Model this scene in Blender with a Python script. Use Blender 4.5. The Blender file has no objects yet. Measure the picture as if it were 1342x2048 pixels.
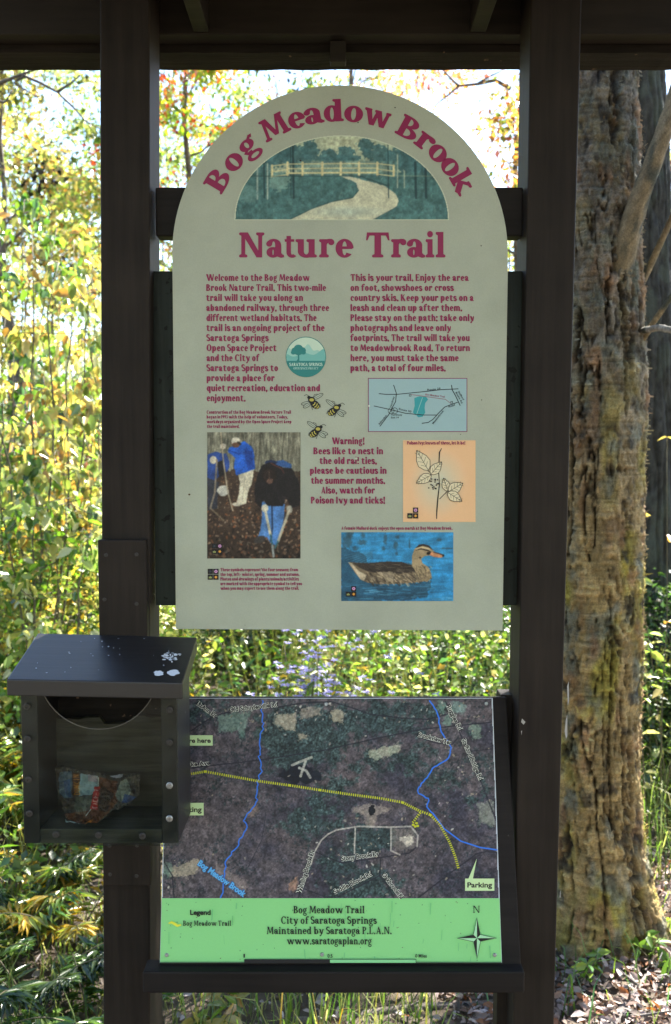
import bpy, math, random
import numpy as np
from mathutils import Vector
from mathutils.geometry import tessellate_polygon

scene = bpy.context.scene
COL = scene.collection
R = math.radians

# ------------------------------------------------------------------ camera
FPX, PITCH, DCAM, HCAM = 1814.0, R(3.63), 1.62, 1.60      # focal length (px of a 1342x2048 frame), tilt, distance to the posts, eye height
cam_data = bpy.data.cameras.new("camera")
cam_data.sensor_fit = 'VERTICAL'; cam_data.sensor_height = 24.0
cam_data.lens = FPX / 2048 * 24.0
cam_data.clip_start = 0.05; cam_data.clip_end = 600
cam = bpy.data.objects.new("camera", cam_data); COL.objects.link(cam)
cam.location = (0, -DCAM, HCAM); cam.rotation_euler = (R(90) - PITCH, 0, 0)
scene.camera = cam
cam_data.dof.use_dof = True; cam_data.dof.focus_distance = 1.60; cam_data.dof.aperture_fstop = 4.2

# ------------------------------------------------------------------ sky, sun, exposure
SUN_EL, SUN_AZ = R(47), R(38)           # elevation; angle from +Y towards +X
world = bpy.data.worlds.new("World"); scene.world = world; world.use_nodes = True
nt = world.node_tree
sky = nt.nodes.new("ShaderNodeTexSky"); sky.sky_type = 'NISHITA'; sky.sun_disc = False
sky.sun_elevation = SUN_EL; sky.sun_rotation = SUN_AZ
sky.air_density = 1.0; sky.dust_density = 0.4; sky.ozone_density = 1.0
bg = nt.nodes["Background"]; bg.inputs["Strength"].default_value = 0.07
nt.links.new(sky.outputs[0], bg.inputs["Color"])
sun_d = bpy.data.lights.new("sun", 'SUN'); sun_d.energy = 5.0; sun_d.angle = R(0.5); sun_d.color = (1.0, 0.95, 0.86)
sun = bpy.data.objects.new("sun", sun_d); COL.objects.link(sun)
sdir = Vector((math.sin(SUN_AZ) * math.cos(SUN_EL), math.cos(SUN_AZ) * math.cos(SUN_EL), math.sin(SUN_EL)))
sun.rotation_euler = (-sdir).to_track_quat('-Z', 'Y').to_euler()
sun.location = sdir * 30
vs = scene.view_settings
vs.view_transform = 'Standard'; vs.look = 'None'; vs.gamma = 1.0; vs.use_curve_mapping = False
vs.exposure = 3.0
scene.cycles.max_bounces = 7; scene.cycles.diffuse_bounces = 4; scene.cycles.transparent_max_bounces = 12
scene.cycles.use_denoising = True
scene.cycles.sample_clamp_indirect = 8.0

# ------------------------------------------------------------------ helpers
_cp, _sp = math.cos(PITCH), math.sin(PITCH)
CAMP = Vector((0, -DCAM, HCAM))
def ray(px, py):
    u = (px - 671.0) / FPX; v = (1024.0 - py) / FPX
    return Vector((u, _cp + v * _sp, -_sp + v * _cp))
def at(px, py, Y):
    r = ray(px, py); return CAMP + r * ((Y + DCAM) / r.y)
def gnd(px, py, z=0.0):
    r = ray(px, py); return CAMP + r * ((z - HCAM) / r.z)

def lin(c):
    c = np.asarray(c, float) / 255.0
    return np.where(c <= 0.04045, c / 12.92, ((c + 0.055) / 1.055) ** 2.4)
KS = 0.69
def ink(r, g, b): return tuple(np.clip(lin((r, g, b)) / KS, 0, 0.88))

def tag(o, label=None, cat=None, group=None, kind=None):
    if label: o['label'] = label
    if cat: o['category'] = cat
    if group: o['group'] = group
    if kind: o['kind'] = kind
    return o
def thing(name, label, cat, loc=(0, 0, 0), group=None):
    o = bpy.data.objects.new(name, None); COL.objects.link(o); o.location = loc
    o.empty_display_size = 0.1
    return tag(o, label, cat, group)
def link(name, me, parent=None):
    o = bpy.data.objects.new(name, me); COL.objects.link(o)
    if parent is not None:
        o.parent = parent
        p = parent; off = Vector((0, 0, 0))
        while p is not None: off += p.location; p = p.parent
        o.location = -off
    return o

class MB:
    """collects vertices and faces (in world space) for ONE mesh"""
    def __init__(s): s.v = []; s.f = []; s.c = []; s.col = (1, 1, 1)
    def add(s, verts, faces, col=None):
        n = len(s.v); s.v.extend([tuple(q) for q in verts]); s.f.extend([tuple(i + n for i in f) for f in faces])
        s.c.extend([col or s.col] * len(verts)); return s
    def box(s, a, b, col=None):
        x0, y0, z0 = a; x1, y1, z1 = b
        return s.hexa([(x0,y0,z0),(x1,y0,z0),(x1,y1,z0),(x0,y1,z0),(x0,y0,z1),(x1,y0,z1),(x1,y1,z1),(x0,y1,z1)], col)
    def hexa(s, p, col=None):     # 4 bottom corners then 4 top corners, counter-clockwise seen from above
        return s.add(p, [(3,2,1,0),(4,5,6,7),(0,1,5,4),(1,2,6,5),(2,3,7,6),(3,0,4,7)], col)
    def prism(s, front, d, col=None):   # closed outline extruded by vector d
        n = len(front); d = Vector(d); back = [Vector(q) + d for q in front]
        tri = tessellate_polygon([[Vector(q) for q in front]])
        f = [tuple(t) for t in tri] + [tuple(i + n for i in reversed(t)) for t in tri] + [(i, (i + 1) % n, (i + 1) % n + n, i + n) for i in range(n)]
        return s.add(list(front) + back, f, col)
    def tube(s, pts, rad, n=8, col=None, cap=True):
        pts = [Vector(p) for p in pts]; m = len(pts); V = []; F = []
        if not hasattr(rad, '__len__'): rad = [rad] * m
        t0 = (pts[1] - pts[0]).normalized(); u = t0.orthogonal().normalized()
        for i in range(m):
            t = (pts[min(i + 1, m - 1)] - pts[max(i - 1, 0)]).normalized()
            u = (u - t * u.dot(t)).normalized(); w = t.cross(u)
            for k in range(n):
                a = 2 * math.pi * k / n
                V.append(pts[i] + (u * math.cos(a) + w * math.sin(a)) * rad[i])
        for i in range(m - 1):
            for k in range(n):
                k2 = (k + 1) % n
                F.append((i*n+k, i*n+k2, (i+1)*n+k2, (i+1)*n+k))
        if cap: F.append(tuple(range(n - 1, -1, -1))); F.append(tuple(range((m-1)*n, m*n)))
        return s.add(V, F, col)
    def build(s, name, mat, parent=None, smooth=False, bevel=0.0, recalc=True):
        me = bpy.data.meshes.new(name)
        me.from_pydata(s.v, [], s.f); me.update()
        at_ = me.color_attributes.new("Col", 'FLOAT_COLOR', 'POINT')
        arr = np.ones((len(s.v), 4), np.float32); arr[:, :3] = np.array(s.c, np.float32)
        at_.data.foreach_set("color", arr.ravel())
        if recalc:
            import bmesh
            bm = bmesh.new(); bm.from_mesh(me); bmesh.ops.recalc_face_normals(bm, faces=bm.faces); bm.to_mesh(me); bm.free()
        if smooth: me.polygons.foreach_set("use_smooth", [True] * len(me.polygons))
        me.materials.append(mat)
        o = link(name, me, parent)
        if bevel:
            b = o.modifiers.new("bevel", 'BEVEL'); b.width = bevel; b.segments = 2; b.limit_method = 'ANGLE'; b.angle_limit = R(40)
        return o

def np_mesh(name, V, F, colors=None, smooth=False):
    """V (n,3); F (m,k) all same k"""
    me = bpy.data.meshes.new(name); V = np.asarray(V, np.float32); F = np.asarray(F, np.int32)
    n, (m, k) = len(V), F.shape
    me.vertices.add(n); me.vertices.foreach_set("co", V.ravel())
    me.loops.add(m * k); me.loops.foreach_set("vertex_index", F.ravel())
    me.polygons.add(m); me.polygons.foreach_set("loop_start", np.arange(0, m * k, k, dtype=np.int32))
    try: me.polygons.foreach_set("loop_total", np.full(m, k, np.int32))
    except Exception: pass
    if smooth: me.polygons.foreach_set("use_smooth", np.ones(m, bool))
    me.update(calc_edges=True)
    if colors is not None:
        a = me.color_attributes.new("Col", 'FLOAT_COLOR', 'POINT')
        arr = np.ones((n, 4), np.float32); arr[:, :3] = colors
        a.data.foreach_set("color", arr.ravel())
    return me

# numpy value noise
def _h(ix, iy, iz, seed):
    n = (ix.astype(np.int64) * 374761393 + iy.astype(np.int64) * 668265263 + iz.astype(np.int64) * 2147483647 + seed * 1274126177) & 0xffffffff
    n = ((n ^ (n >> 13)) * 1274126177) & 0xffffffff
    n = ((n ^ (n >> 16)) * 2246822519) & 0xffffffff
    return ((n ^ (n >> 15)) & 0xffff) / 65535.0
def noise3(x, y, z, seed=0):
    x, y, z = np.broadcast_arrays(np.asarray(x, float), np.asarray(y, float), np.asarray(z, float))
    ix, iy, iz = np.floor(x), np.floor(y), np.floor(z); fx, fy, fz = x - ix, y - iy, z - iz
    fx, fy, fz = [t * t * (3 - 2 * t) for t in (fx, fy, fz)]
    r = 0
    for a in (0, 1):
        for b in (0, 1):
            for c in (0, 1):
                w = (fx if a else 1 - fx) * (fy if b else 1 - fy) * (fz if c else 1 - fz)
                r = r + w * _h(ix + a, iy + b, iz + c, seed)
    return r
def noise2(x, y, seed=0):
    x, y = np.broadcast_arrays(np.asarray(x, float), np.asarray(y, float))
    ix, iy = np.floor(x), np.floor(y); fx, fy = x - ix, y - iy
    fx, fy = fx * fx * (3 - 2 * fx), fy * fy * (3 - 2 * fy); z = np.zeros_like(ix)
    return (_h(ix, iy, z, seed) * (1 - fx) + _h(ix + 1, iy, z, seed) * fx) * (1 - fy) + (_h(ix, iy + 1, z, seed) * (1 - fx) + _h(ix + 1, iy + 1, z, seed) * fx) * fy
def fbm2(x, y, seed=0, oct=4, g=0.5):
    r = 0; a = 1; t = 0
    for i in range(oct):
        r = r + a * noise2(x * 2 ** i, y * 2 ** i, seed + i * 7); t += a; a *= g
    return r / t

# ------------------------------------------------------------------ materials
def new_mat(name):
    m = bpy.data.materials.new(name); m.use_nodes = True
    n = m.node_tree.nodes; l = m.node_tree.links
    return m, n, l, n["Principled BSDF"]
def ramp(n, stops):
    r = n.new("ShaderNodeValToRGB"); e = r.color_ramp.elements
    while len(e) < len(stops): e.new(0.5)
    for k, (p, c) in enumerate(stops): e[k].position = p; e[k].color = (*c, 1)
    return r
def wood_paint(name, base, dark, grain=(60, 60, 3), bump=0.15, rough=0.6, worn=None, wornamt=0.0, spec=0.16):
    m, n, l, p = new_mat(name)
    tc = n.new("ShaderNodeTexCoord"); mp = n.new("ShaderNodeMapping"); mp.inputs["Scale"].default_value = grain
    l.new(tc.outputs["Object"], mp.inputs["Vector"])
    g = n.new("ShaderNodeTexNoise"); g.inputs["Scale"].default_value = 1; g.inputs["Detail"].default_value = 6; g.inputs["Roughness"].default_value = 0.65
    l.new(mp.outputs[0], g.inputs["Vector"])
    big = n.new("ShaderNodeTexNoise"); big.inputs["Scale"].default_value = 7; big.inputs["Detail"].default_value = 5
    l.new(tc.outputs["Object"], big.inputs["Vector"])
    mul = n.new("ShaderNodeMath"); mul.operation = 'MULTIPLY_ADD'; mul.inputs[1].default_value = 0.6; mul.inputs[2].default_value = 0.0
    l.new(g.outputs[0], mul.inputs[0])
    add = n.new("ShaderNodeMath"); add.operation = 'MULTIPLY_ADD'; add.inputs[1].default_value = 0.5
    l.new(big.outputs[0], add.inputs[0]); l.new(mul.outputs[0], add.inputs[2])
    r = ramp(n, [(0.36, dark), (0.68, base)]); l.new(add.outputs[0], r.inputs[0])
    out = r.outputs[0]
    if worn:
        fl = n.new("ShaderNodeTexNoise"); fl.inputs["Scale"].default_value = 55; fl.inputs["Detail"].default_value = 3
        l.new(tc.outputs["Object"], fl.inputs["Vector"])
        rr = ramp(n, [(wornamt, (0, 0, 0)), (wornamt + 0.03, (1, 1, 1))]); l.new(fl.outputs[0], rr.inputs[0])
        mx = n.new("ShaderNodeMixRGB"); mx.inputs[2].default_value = (*worn, 1)
        l.new(rr.outputs[0], mx.inputs[0]); l.new(out, mx.inputs[1]); out = mx.outputs[0]
    l.new(out, p.inputs["Base Color"])
    b = n.new("ShaderNodeBump"); b.inputs["Strength"].default_value = bump; b.inputs["Distance"].default_value = 0.003
    l.new(g.outputs[0], b.inputs["Height"]); l.new(b.outputs[0], p.inputs["Normal"])
    p.inputs["Roughness"].default_value = rough; p.inputs["Specular IOR Level"].default_value = spec
    return m
def flat_mat(name, col, rough=0.5, metal=0.0, spec=0.5, nscale=0, namt=0.3, bump=0.0):
    m, n, l, p = new_mat(name)
    p.inputs["Roughness"].default_value = rough; p.inputs["Metallic"].default_value = metal; p.inputs["Specular IOR Level"].default_value = spec
    if nscale:
        tc = n.new("ShaderNodeTexCoord")
        g = n.new("ShaderNodeTexNoise"); g.inputs["Scale"].default_value = nscale; g.inputs["Detail"].default_value = 5
        l.new(tc.outputs["Object"], g.inputs["Vector"])
        r = ramp(n, [(0.3, tuple(c * (1 - namt) for c in col)), (0.7, tuple(min(1, c * (1 + namt)) for c in col))])
        l.new(g.outputs[0], r.inputs[0]); l.new(r.outputs[0], p.inputs["Base Color"])
        if bump:
            b = n.new("ShaderNodeBump"); b.inputs["Strength"].default_value = bump; b.inputs["Distance"].default_value = 0.002
            l.new(g.outputs[0], b.inputs["Height"]); l.new(b.outputs[0], p.inputs["Normal"])
    else: p.inputs["Base Color"].default_value = (*col, 1)
    return m
def attr_mat(name, rough=0.45, spec=0.3, speck=0.06, bump=0.0):
    m, n, l, p = new_mat(name)
    a = n.new("ShaderNodeAttribute"); a.attribute_name = "Col"
    tc = n.new("ShaderNodeTexCoord"); g = n.new("ShaderNodeTexNoise"); g.inputs["Scale"].default_value = 900; g.inputs["Detail"].default_value = 2
    l.new(tc.outputs["Object"], g.inputs["Vector"])
    r = ramp(n, [(0.3, (1 - speck,) * 3), (0.7, (1, 1, 1))]); l.new(g.outputs[0], r.inputs[0])
    mx = n.new("ShaderNodeMixRGB"); mx.blend_type = 'MULTIPLY'; mx.inputs[0].default_value = 1
    l.new(a.outputs["Color"], mx.inputs[1]); l.new(r.outputs[0], mx.inputs[2]); l.new(mx.outputs[0], p.inputs["Base Color"])
    p.inputs["Roughness"].default_value = rough; p.inputs["Specular IOR Level"].default_value = spec
    if bump:
        mp = n.new('ShaderNodeMapping'); mp.inputs['Scale'].default_value = (1, 1, .45); l.new(tc.outputs['Object'], mp.inputs[0])
        g2 = n.new('ShaderNodeTexNoise'); g2.inputs['Scale'].default_value = 130; g2.inputs['Detail'].default_value = 6; g2.inputs['Roughness'].default_value = .7; l.new(mp.outputs[0], g2.inputs[0])
        b = n.new('ShaderNodeBump'); b.inputs['Strength'].default_value = bump; b.inputs['Distance'].default_value = .006; l.new(g2.outputs[0], b.inputs['Height']); l.new(b.outputs[0], p.inputs['Normal'])
        g.inputs['Scale'].default_value = 260; g.inputs['Detail'].default_value = 6
    return m
def leaf_mat(name, trans=0.5, rough=0.45, spec=0.4):
    m, n, l, p = new_mat(name)
    a = n.new("ShaderNodeAttribute"); a.attribute_name = "Col"
    l.new(a.outputs["Color"], p.inputs["Base Color"]); p.inputs["Roughness"].default_value = rough; p.inputs["Specular IOR Level"].default_value = spec
    tr = n.new("ShaderNodeBsdfTranslucent")
    hs = n.new("ShaderNodeHueSaturation"); hs.inputs["Saturation"].default_value = 1.15; hs.inputs["Value"].default_value = 1.45
    l.new(a.outputs["Color"], hs.inputs["Color"]); l.new(hs.outputs[0], tr.inputs["Color"])
    mx = n.new("ShaderNodeMixShader"); mx.inputs[0].default_value = trans
    l.new(p.outputs[0], mx.inputs[1]); l.new(tr.outputs[0], mx.inputs[2]); l.new(mx.outputs[0], n["Material Output"].inputs["Surface"])
    return m
M = {}
M['brown'] = wood_paint('brown_paint', (0.0265, 0.0200, 0.0155), (0.0115, 0.0086, 0.0068), worn=(0.22, 0.20, 0.18), wornamt=0.79)
M['brown_h'] = wood_paint('brown_paint_rail', (0.019, 0.0155, 0.014), (0.009, 0.0075, 0.007), grain=(3, 60, 60), worn=(0.3, 0.28, 0.25), wornamt=0.76)
M['beam'] = wood_paint('beam_paint', (0.026, 0.021, 0.0165), (0.013, 0.0105, 0.0085), grain=(4, 60, 60), bump=0.2)
M['rough'] = wood_paint('rough_timber', (0.022, 0.017, 0.014), (0.006, 0.005, 0.004), grain=(5, 60, 70), bump=0.9, rough=0.85, worn=(0.13, 0.08, 0.05), wornamt=0.72)
M['backboard'] = wood_paint('backboard_stain', (0.030, 0.039, 0.032), (0.008, 0.010, 0.008), grain=(60, 60, 4), rough=0.5, worn=(0.010, 0.010, 0.009), wornamt=0.62)
M['boxwood'] = wood_paint('box_paint', (0.021, 0.018, 0.018), (0.011, 0.0095, 0.0095), grain=(4, 60, 60), rough=0.42, worn=(0.45, 0.48, 0.52), wornamt=0.775, spec=0.6)
M['weathered'] = wood_paint('weathered_wood', (0.105, 0.095, 0.068), (0.008, 0.007, 0.0055), grain=(5, 90, 90), bump=0.8, rough=0.8)
M['print'] = attr_mat('printed_panel')
M['attr'] = attr_mat('coloured_surface', rough=0.6, speck=0.25)
M['metal'] = flat_mat('dull_screw_metal', (0.35, 0.36, 0.36), rough=0.38, metal=0.9, nscale=300)
M['iron'] = flat_mat('rusty_screw', (0.05, 0.045, 0.04), rough=0.6, metal=0.5, nscale=300)
M['edge'] = flat_mat('panel_edge', (0.18, 0.13, 0.09), rough=0.7, nscale=80)
# ------------------------------------------------------------------ a small stroke alphabet (cap height 1) for the serif lettering
class St:
    def __init__(s, S, H, F, FH, X): s.S, s.H, s.F, s.FH, s.X = S, H, F, FH, X
TITLE = St(0.225, 0.105, 0.085, 0.10, 0.73)
BODY = St(0.258, 0.112, 0.0, 0.0, 0.72)
BOOK = St(0.195, 0.088, 0.075, 0.075, 0.67)

def rib(pts, w):
    P = np.array(pts, float); n = len(P)
    w = np.array([w] * n if not hasattr(w, '__len__') else w, float) / 2
    t = np.zeros_like(P); t[1:-1] = P[2:] - P[:-2]; t[0] = P[1] - P[0]; t[-1] = P[-1] - P[-2]
    t /= np.linalg.norm(t, axis=1)[:, None]; nn = np.stack([-t[:, 1], t[:, 0]], 1)
    A = P + nn * w[:, None]; B = P - nn * w[:, None]
    return [tuple(a) for a in A] + [tuple(b) for b in B], [(i, i + n, i + n + 1, i + 1) for i in range(n - 1)]
def bx_(x0, y0, x1, y1): return [(x0, y0), (x1, y0), (x1, y1), (x0, y1)], [(0, 1, 2, 3)]
def pl_(*p): return list(p), [tuple(range(len(p)))]
def arc_(cx, cy, rx, ry, a0, a1, wx, wy, n=18):
    V = []; F = []
    for i in range(n + 1):
        a = R(a0 + (a1 - a0) * i / n); c, s = math.cos(a), math.sin(a)
        V += [(cx + rx * c, cy + ry * s), (cx + (rx - wx) * c, cy + (ry - wy) * s)]
    for i in range(n): F.append((2*i, 2*i+1, 2*i+3, 2*i+2))
    return V, F
def dot_(x, y, r, ry=None, n=12):
    ry = ry or r
    return [(x + r * math.cos(2*math.pi*i/n), y + ry * math.sin(2*math.pi*i/n)) for i in range(n)], [tuple(range(n))]

def glyph(ch, st):
    S, H, Fs, FH, X = st.S, st.H, st.F, st.FH, st.X
    L = Fs + S / 2; P = []
    def st_(x, y0, y1, w=S): P.append(bx_(x - w/2, y0, x + w/2, y1))
    def ser(x, y, up=1, l=1.0, r=1.0, w=S):
        if Fs <= 0: return
        a, b = x - w/2 - Fs * l, x + w/2 + Fs * r; k = FH * 0.35
        y1 = y + FH * up
        P.append(([(a + k, y), (b - k, y), (b, y + k * up), (b - k * .4, y1), (x + w/2, y1 + (k if r else 0) * up), (x - w/2, y1 + (k if l else 0) * up), (a + k * .4, y1), (a, y + k * up)], [tuple(range(8))]))
    def bowl(cx, rx=0.30): P.append(arc_(cx, X/2, rx, X/2 + .015, 0, 360, S * 1.02, H, 26)); 
    c = ch
    if c == 'o': bowl(.31, .31); return P, .62
    if c == 'c':
        P.append(arc_(.30, X/2, .30, X/2 + .015, 48, 312, S, H)); P.append(dot_(.47, X * .76, S * .46)); return P, .54
    if c == 'e':
        P.append(arc_(.30, X/2, .30, X/2 + .015, 0, 322, S, H, 24)); P.append(bx_(.12, X*.46, .56, X*.46 + H)); return P, .58
    if c == 'a':
        P.append(arc_(.24, .205, .24, .215, 0, 360, S * .95, H, 20)); P.append(arc_(.26, X - .25, .28, .265, 0, 158, S, H)); st_(.54 - S/2, 0.06, X - .24)
        P.append(dot_(.10, X - .19, S * .5)); P.append(rib([(.54 - S/2, .14), (.56, .05), (.64, .05)], [S, H*1.4, H*.8])); return P, .62
    if c in 'bdpq':
        y0, y1 = (0, 1.02) if c in 'bd' else (-.30, X)
        if c in 'bp':
            st_(L, y0, y1); bowl(L + .23, .30); ser(L, y1, -1, 1, 0)
            if c == 'p': ser(L, y0)
            return P, L + .55
        bowl(.30, .30); x = .53; st_(x, y0, y1); ser(x, y1, -1, 1, 0)
        if c == 'q': ser(x, y0)
        else: ser(x, 0, 1, 0, 1)
        return P, .53 + S/2 + Fs
    if c == 'g':
        P.append(arc_(.27, X - .235, .27, .25, 0, 360, S * .9, H, 22)); P.append(rib([(.42, X - .06), (.52, X + .03), (.60, X - .01)], [H, H * 1.2, H * 1.6]))
        P.append(rib([(.18, X - .42), (.07, X - .50), (.14, X - .585), (.30, X - .60)], [H, H * 1.3, H * 1.3, H * 1.5])); P.append(arc_(.29, X - .81, .30, .21, 0, 360, S * .62, H * 1.15, 22)); return P, .60
    if c in 'nhmru':
        if c == 'u':
            x2 = L + .40; st_(L, .24, X); P.append(arc_((L + x2) / 2, .25, .20 + S/2, .265, 180, 340, S, H * 1.3)); st_(x2, 0, X); ser(L, X, -1, 1, 0); ser(x2, X, -1, 1, 0); ser(x2, 0, 1, 0, 1); return P, x2 + S/2 + Fs
        y1 = 1.02 if c == 'h' else X
        st_(L, 0, y1); ser(L, y1, -1, 1, 0); ser(L, 0)
        if c == 'r':
            P.append(arc_(L + .24, X - .24, .24 + S/2, .255, 75, 180, S, H * 1.4)); P.append(dot_(L + .29, X - .12, S * .56)); return P, L + .40
        x = L; k = .40 if c != 'm' else .37
        for _ in range(2 if c == 'm' else 1):
            P.append(arc_(x + k/2, X - .25, k/2 + S/2, .265, 0, 165, S, H * 1.4)); st_(x + k, 0, X - .24); ser(x + k, 0, 1, .7, 1); x += k
        return P, x + S/2 + Fs
    if c in 'il':
        st_(L, 0, X if c == 'i' else 1.02); ser(L, 0); ser(L, X if c == 'i' else 1.02, -1, 1, 0)
        if c == 'i': P.append(dot_(L, X + .20, S * .58))
        return P, 2 * L
    if c == 'j':
        st_(L, -.12, X); ser(L, X, -1, 1, 0); P.append(dot_(L, X + .2, S * .58)); P.append(arc_(L - .12, -.10, .12 + S/2, .19, 270, 360, S * .9, H)); P.append(dot_(L - .14, -.22, S * .42)); return P, 2 * L
    if c == 'k':
        st_(L, 0, 1.02); ser(L, 1.02, -1, 1, 0); ser(L, 0); P.append(rib([(L + S*.3, X*.36), (L + .42, X - .02)], [H * 1.1, H * 1.3])); P.append(rib([(L + .16, X*.52), (L + .45, 0)], S * 1.05)); ser(L + .42, 0, 1, .3, 1); ser(L + .40, X, -1, .7, .6, S * .7); return P, L + .45 + S/2 + Fs*.6
    if c == 'f':
        x = .06 + Fs + S/2; st_(x, 0, .78); ser(x, 0); P.append(arc_(x + .2, .76, .2 + S/2, .28, 70, 180, S, H * 1.2)); P.append(dot_(x + .26, .95, S * .5)); P.append(bx_(x - S/2 - .1, X - H, x + S/2 + .14, X)); return P, x + S/2 + .17
    if c == 't':
        x = .10 + S/2; st_(x, .2, X + .13); P.append(pl_((x - S/2 - .10, X), (x - S/2 - .08, X - H), (x + S/2 + .16, X - H), (x + S/2 + .16, X))); P.append(arc_(x + .17, .20, .17 + S/2, .215, 180, 318, S, H * 1.2)); return P, x + S/2 + .20
    if c == 's':
        pts = []; w = []
        for i in range(13):
            a = R(35 + 235 * i / 12); pts.append((.25 + .18 * math.cos(a), X * .735 + (X * .265 - H/2) * math.sin(a))); w.append(H + (S - H) * max(0, math.sin(math.pi * min(1, i / 12 * .85 + .02))) ** 1.5)
        for i in range(1, 13):
            a = R(90 - 235 * i / 12); pts.append((.25 + .20 * math.cos(a), X * .255 + (X * .265 - H/2) * math.sin(a))); w.append(H + (S - H) * max(0, math.cos(math.pi / 2 * (i / 12))) ** .7)
        P.append(rib(pts, w)); P.append(dot_(.38, X * .83, S * .42)); P.append(dot_(.10, X * .17, S * .42)); return P, .50
    if c in 'vwyVWY':
        U = 1.0 if c.isupper() else X; a = Fs * .8; d = .26 if c != 'W' else .30
        if c in 'V': d = .34
        x = a + S/2; n = 2 if c in 'wW' else 1
        for k in range(n):
            P.append(pl_((x - S*.62, U), (x + S*.62, U), (x + d + S*.55, 0), (x + d - S*.35, 0))); P.append(pl_((x + d - S*.2, 0), (x + d + H*1.5, 0), (x + 2*d + H*.45, U), (x + 2*d - H*1.05, U)))
            ser(x, U, -1, .8, .8 if k == 0 else 0); x += 2 * d - H * .3
        ser(x, U, -1, .8, .8, H * 1.2)
        if c == 'y': P.append(rib([(x - d, .02), (x - d - .10, -.20), (x - d - .2, -.25)], [H * 1.8, H * 1.5, H])); P.append(dot_(x - d - .2, -.22, S * .4))
        return P, x + S * .3 + Fs * .8
    if c in 'xX':
        U = 1.0 if c == 'X' else X; a = Fs * .8 + S/2; b = a + .36
        P.append(rib([(a, U), (b, 0)], S * 1.1)); P.append(rib([(a, 0), (b, U)], H * 1.2))
        for q in (a, b): ser(q, 0); ser(q, U, -1)
        return P, b + S/2 + Fs * .8
    if c == 'z': P += [bx_(.03, X - H*1.3, .5, X), bx_(.03, 0, .5, H * 1.3), rib([(.44, X - H), (.1, H)], S)]; return P, .54
    # capitals
    if c in 'BPRD':
        st_(L, 0, 1); ser(L, 0, 1, 1, .7 if c in 'PR' else 0); ser(L, 1, -1, 1, 0); x = L + S*.3
        if c == 'D': P.append(arc_(x, .5, .52, .5, -90, 90, S * 1.05, H, 24)); return P, x + .54
        ry = .26 if c == 'B' else .285
        P.append(bx_(L, 1 - H, x + .06, 1)); P.append(arc_(x + .05, 1 - ry, .36, ry, -90, 90, S, H)); P.append(bx_(L, 1 - 2*ry, x + .06, 1 - 2*ry + H))
        if c == 'B': P.append(arc_(x + .07, .27, .42, .27, -90, 90, S * 1.05, H)); P.append(bx_(L, 0, x + .08, H)); P.append(bx_(L, .54 - H, x + .08, .54)); return P, x + .50
        if c == 'R': P.append(rib([(x + .14, .46), (x + .38, .06), (x + .50, .03)], [S, S * .95, H])); return P, x + .52
        return P, x + .44
    if c in 'CGO':
        if c == 'O': P.append(arc_(.42, .5, .42, .515, 0, 360, S * 1.08, H, 30)); return P, .84
        P.append(arc_(.42, .5, .42, .515, 42, 318, S * 1.08, H, 26)); P.append(pl_((.70, .68), (.76, .68), (.76, 1.0), (.71, 1.0), (.66, .86)))
        if c == 'G': st_(.70, .05, .45)
        return P, .80
    if c == 'S':
        pts = []; w = []
        for i in range(13):
            a = R(35 + 235 * i / 12); pts.append((.29 + .22 * math.cos(a), .745 + (.255 - H/2) * math.sin(a))); w.append(H + (S - H) * math.sin(math.pi * min(1, i / 12 * .85 + .02)) ** 1.5)
        for i in range(1, 13):
            a = R(90 - 235 * i / 12); pts.append((.29 + .25 * math.cos(a), .262 + (.255 - H/2) * math.sin(a))); w.append(H + (S - H) * max(0, math.cos(math.pi / 2 * (i / 12))) ** .7)
        P.append(rib(pts, w)); P.append(pl_((.45, .70), (.50, .70), (.50, 1.0), (.46, 1.0))); P.append(pl_((.06, .30), (.11, .30), (.10, .0), (.06, .0))); return P, .58
    if c in 'EFL':
        st_(L, 0, 1); ser(L, 0, 1, 1, .5 if c == 'F' else 0); ser(L, 1, -1, 1, .6 if c == 'L' else 0)
        if c in 'EF': P.append(bx_(L, 1 - H, L + .44, 1)); P.append(pl_((L + .38, 1 - H), (L + .44, .70), (L + .48, .70), (L + .46, 1), (L + .40, 1))); P.append(bx_(L, .48, L + .32, .48 + H)); P.append(bx_(L + .27, .38, L + .33, .66))
        if c in 'EL': P.append(bx_(L, 0, L + .46, H)); P.append(pl_((L + .40, H), (L + .46, .30), (L + .52, .30), (L + .48, 0), (L + .42, 0)))
        return P, L + .52
    if c in 'ITHKNMA1':
        if c in 'I1':
            st_(L, 0, 1); ser(L, 0)
            if c == 'I': ser(L, 1, -1)
            else: P.append(rib([(L, .95), (L - .18, .78)], H * 1.5))
            return P, 2 * L + (.05 if Fs == 0 else 0)
        if c == 'T':
            x = .40; st_(x, 0, 1); ser(x, 0); P.append(bx_(.04, 1 - H * 1.2, .76, 1)); P.append(pl_((.0, .68), (.05, .68), (.13, 1 - H), (.13, 1), (.03, 1))); P.append(pl_((.80, .68), (.75, .68), (.67, 1 - H), (.67, 1), (.77, 1))); return P, .80
        if c == 'H':
            x2 = L + .52
            for q in (L, x2): st_(q, 0, 1); ser(q, 0); ser(q, 1, -1)
            P.append(bx_(L, .47, x2, .47 + H)); return P, x2 + L
        if c == 'K':
            st_(L, 0, 1); ser(L, 0); ser(L, 1, -1); P.append(rib([(L, .38), (L + .48, .98)], H * 1.2)); P.append(rib([(L + .18, .56), (L + .54, 0)], S * 1.05)); ser(L + .46, 1, -1, .7, .5, S * .6); ser(L + .52, 0, 1, .4, .8); return P, L + .56 + S/2 + Fs*.5
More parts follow.
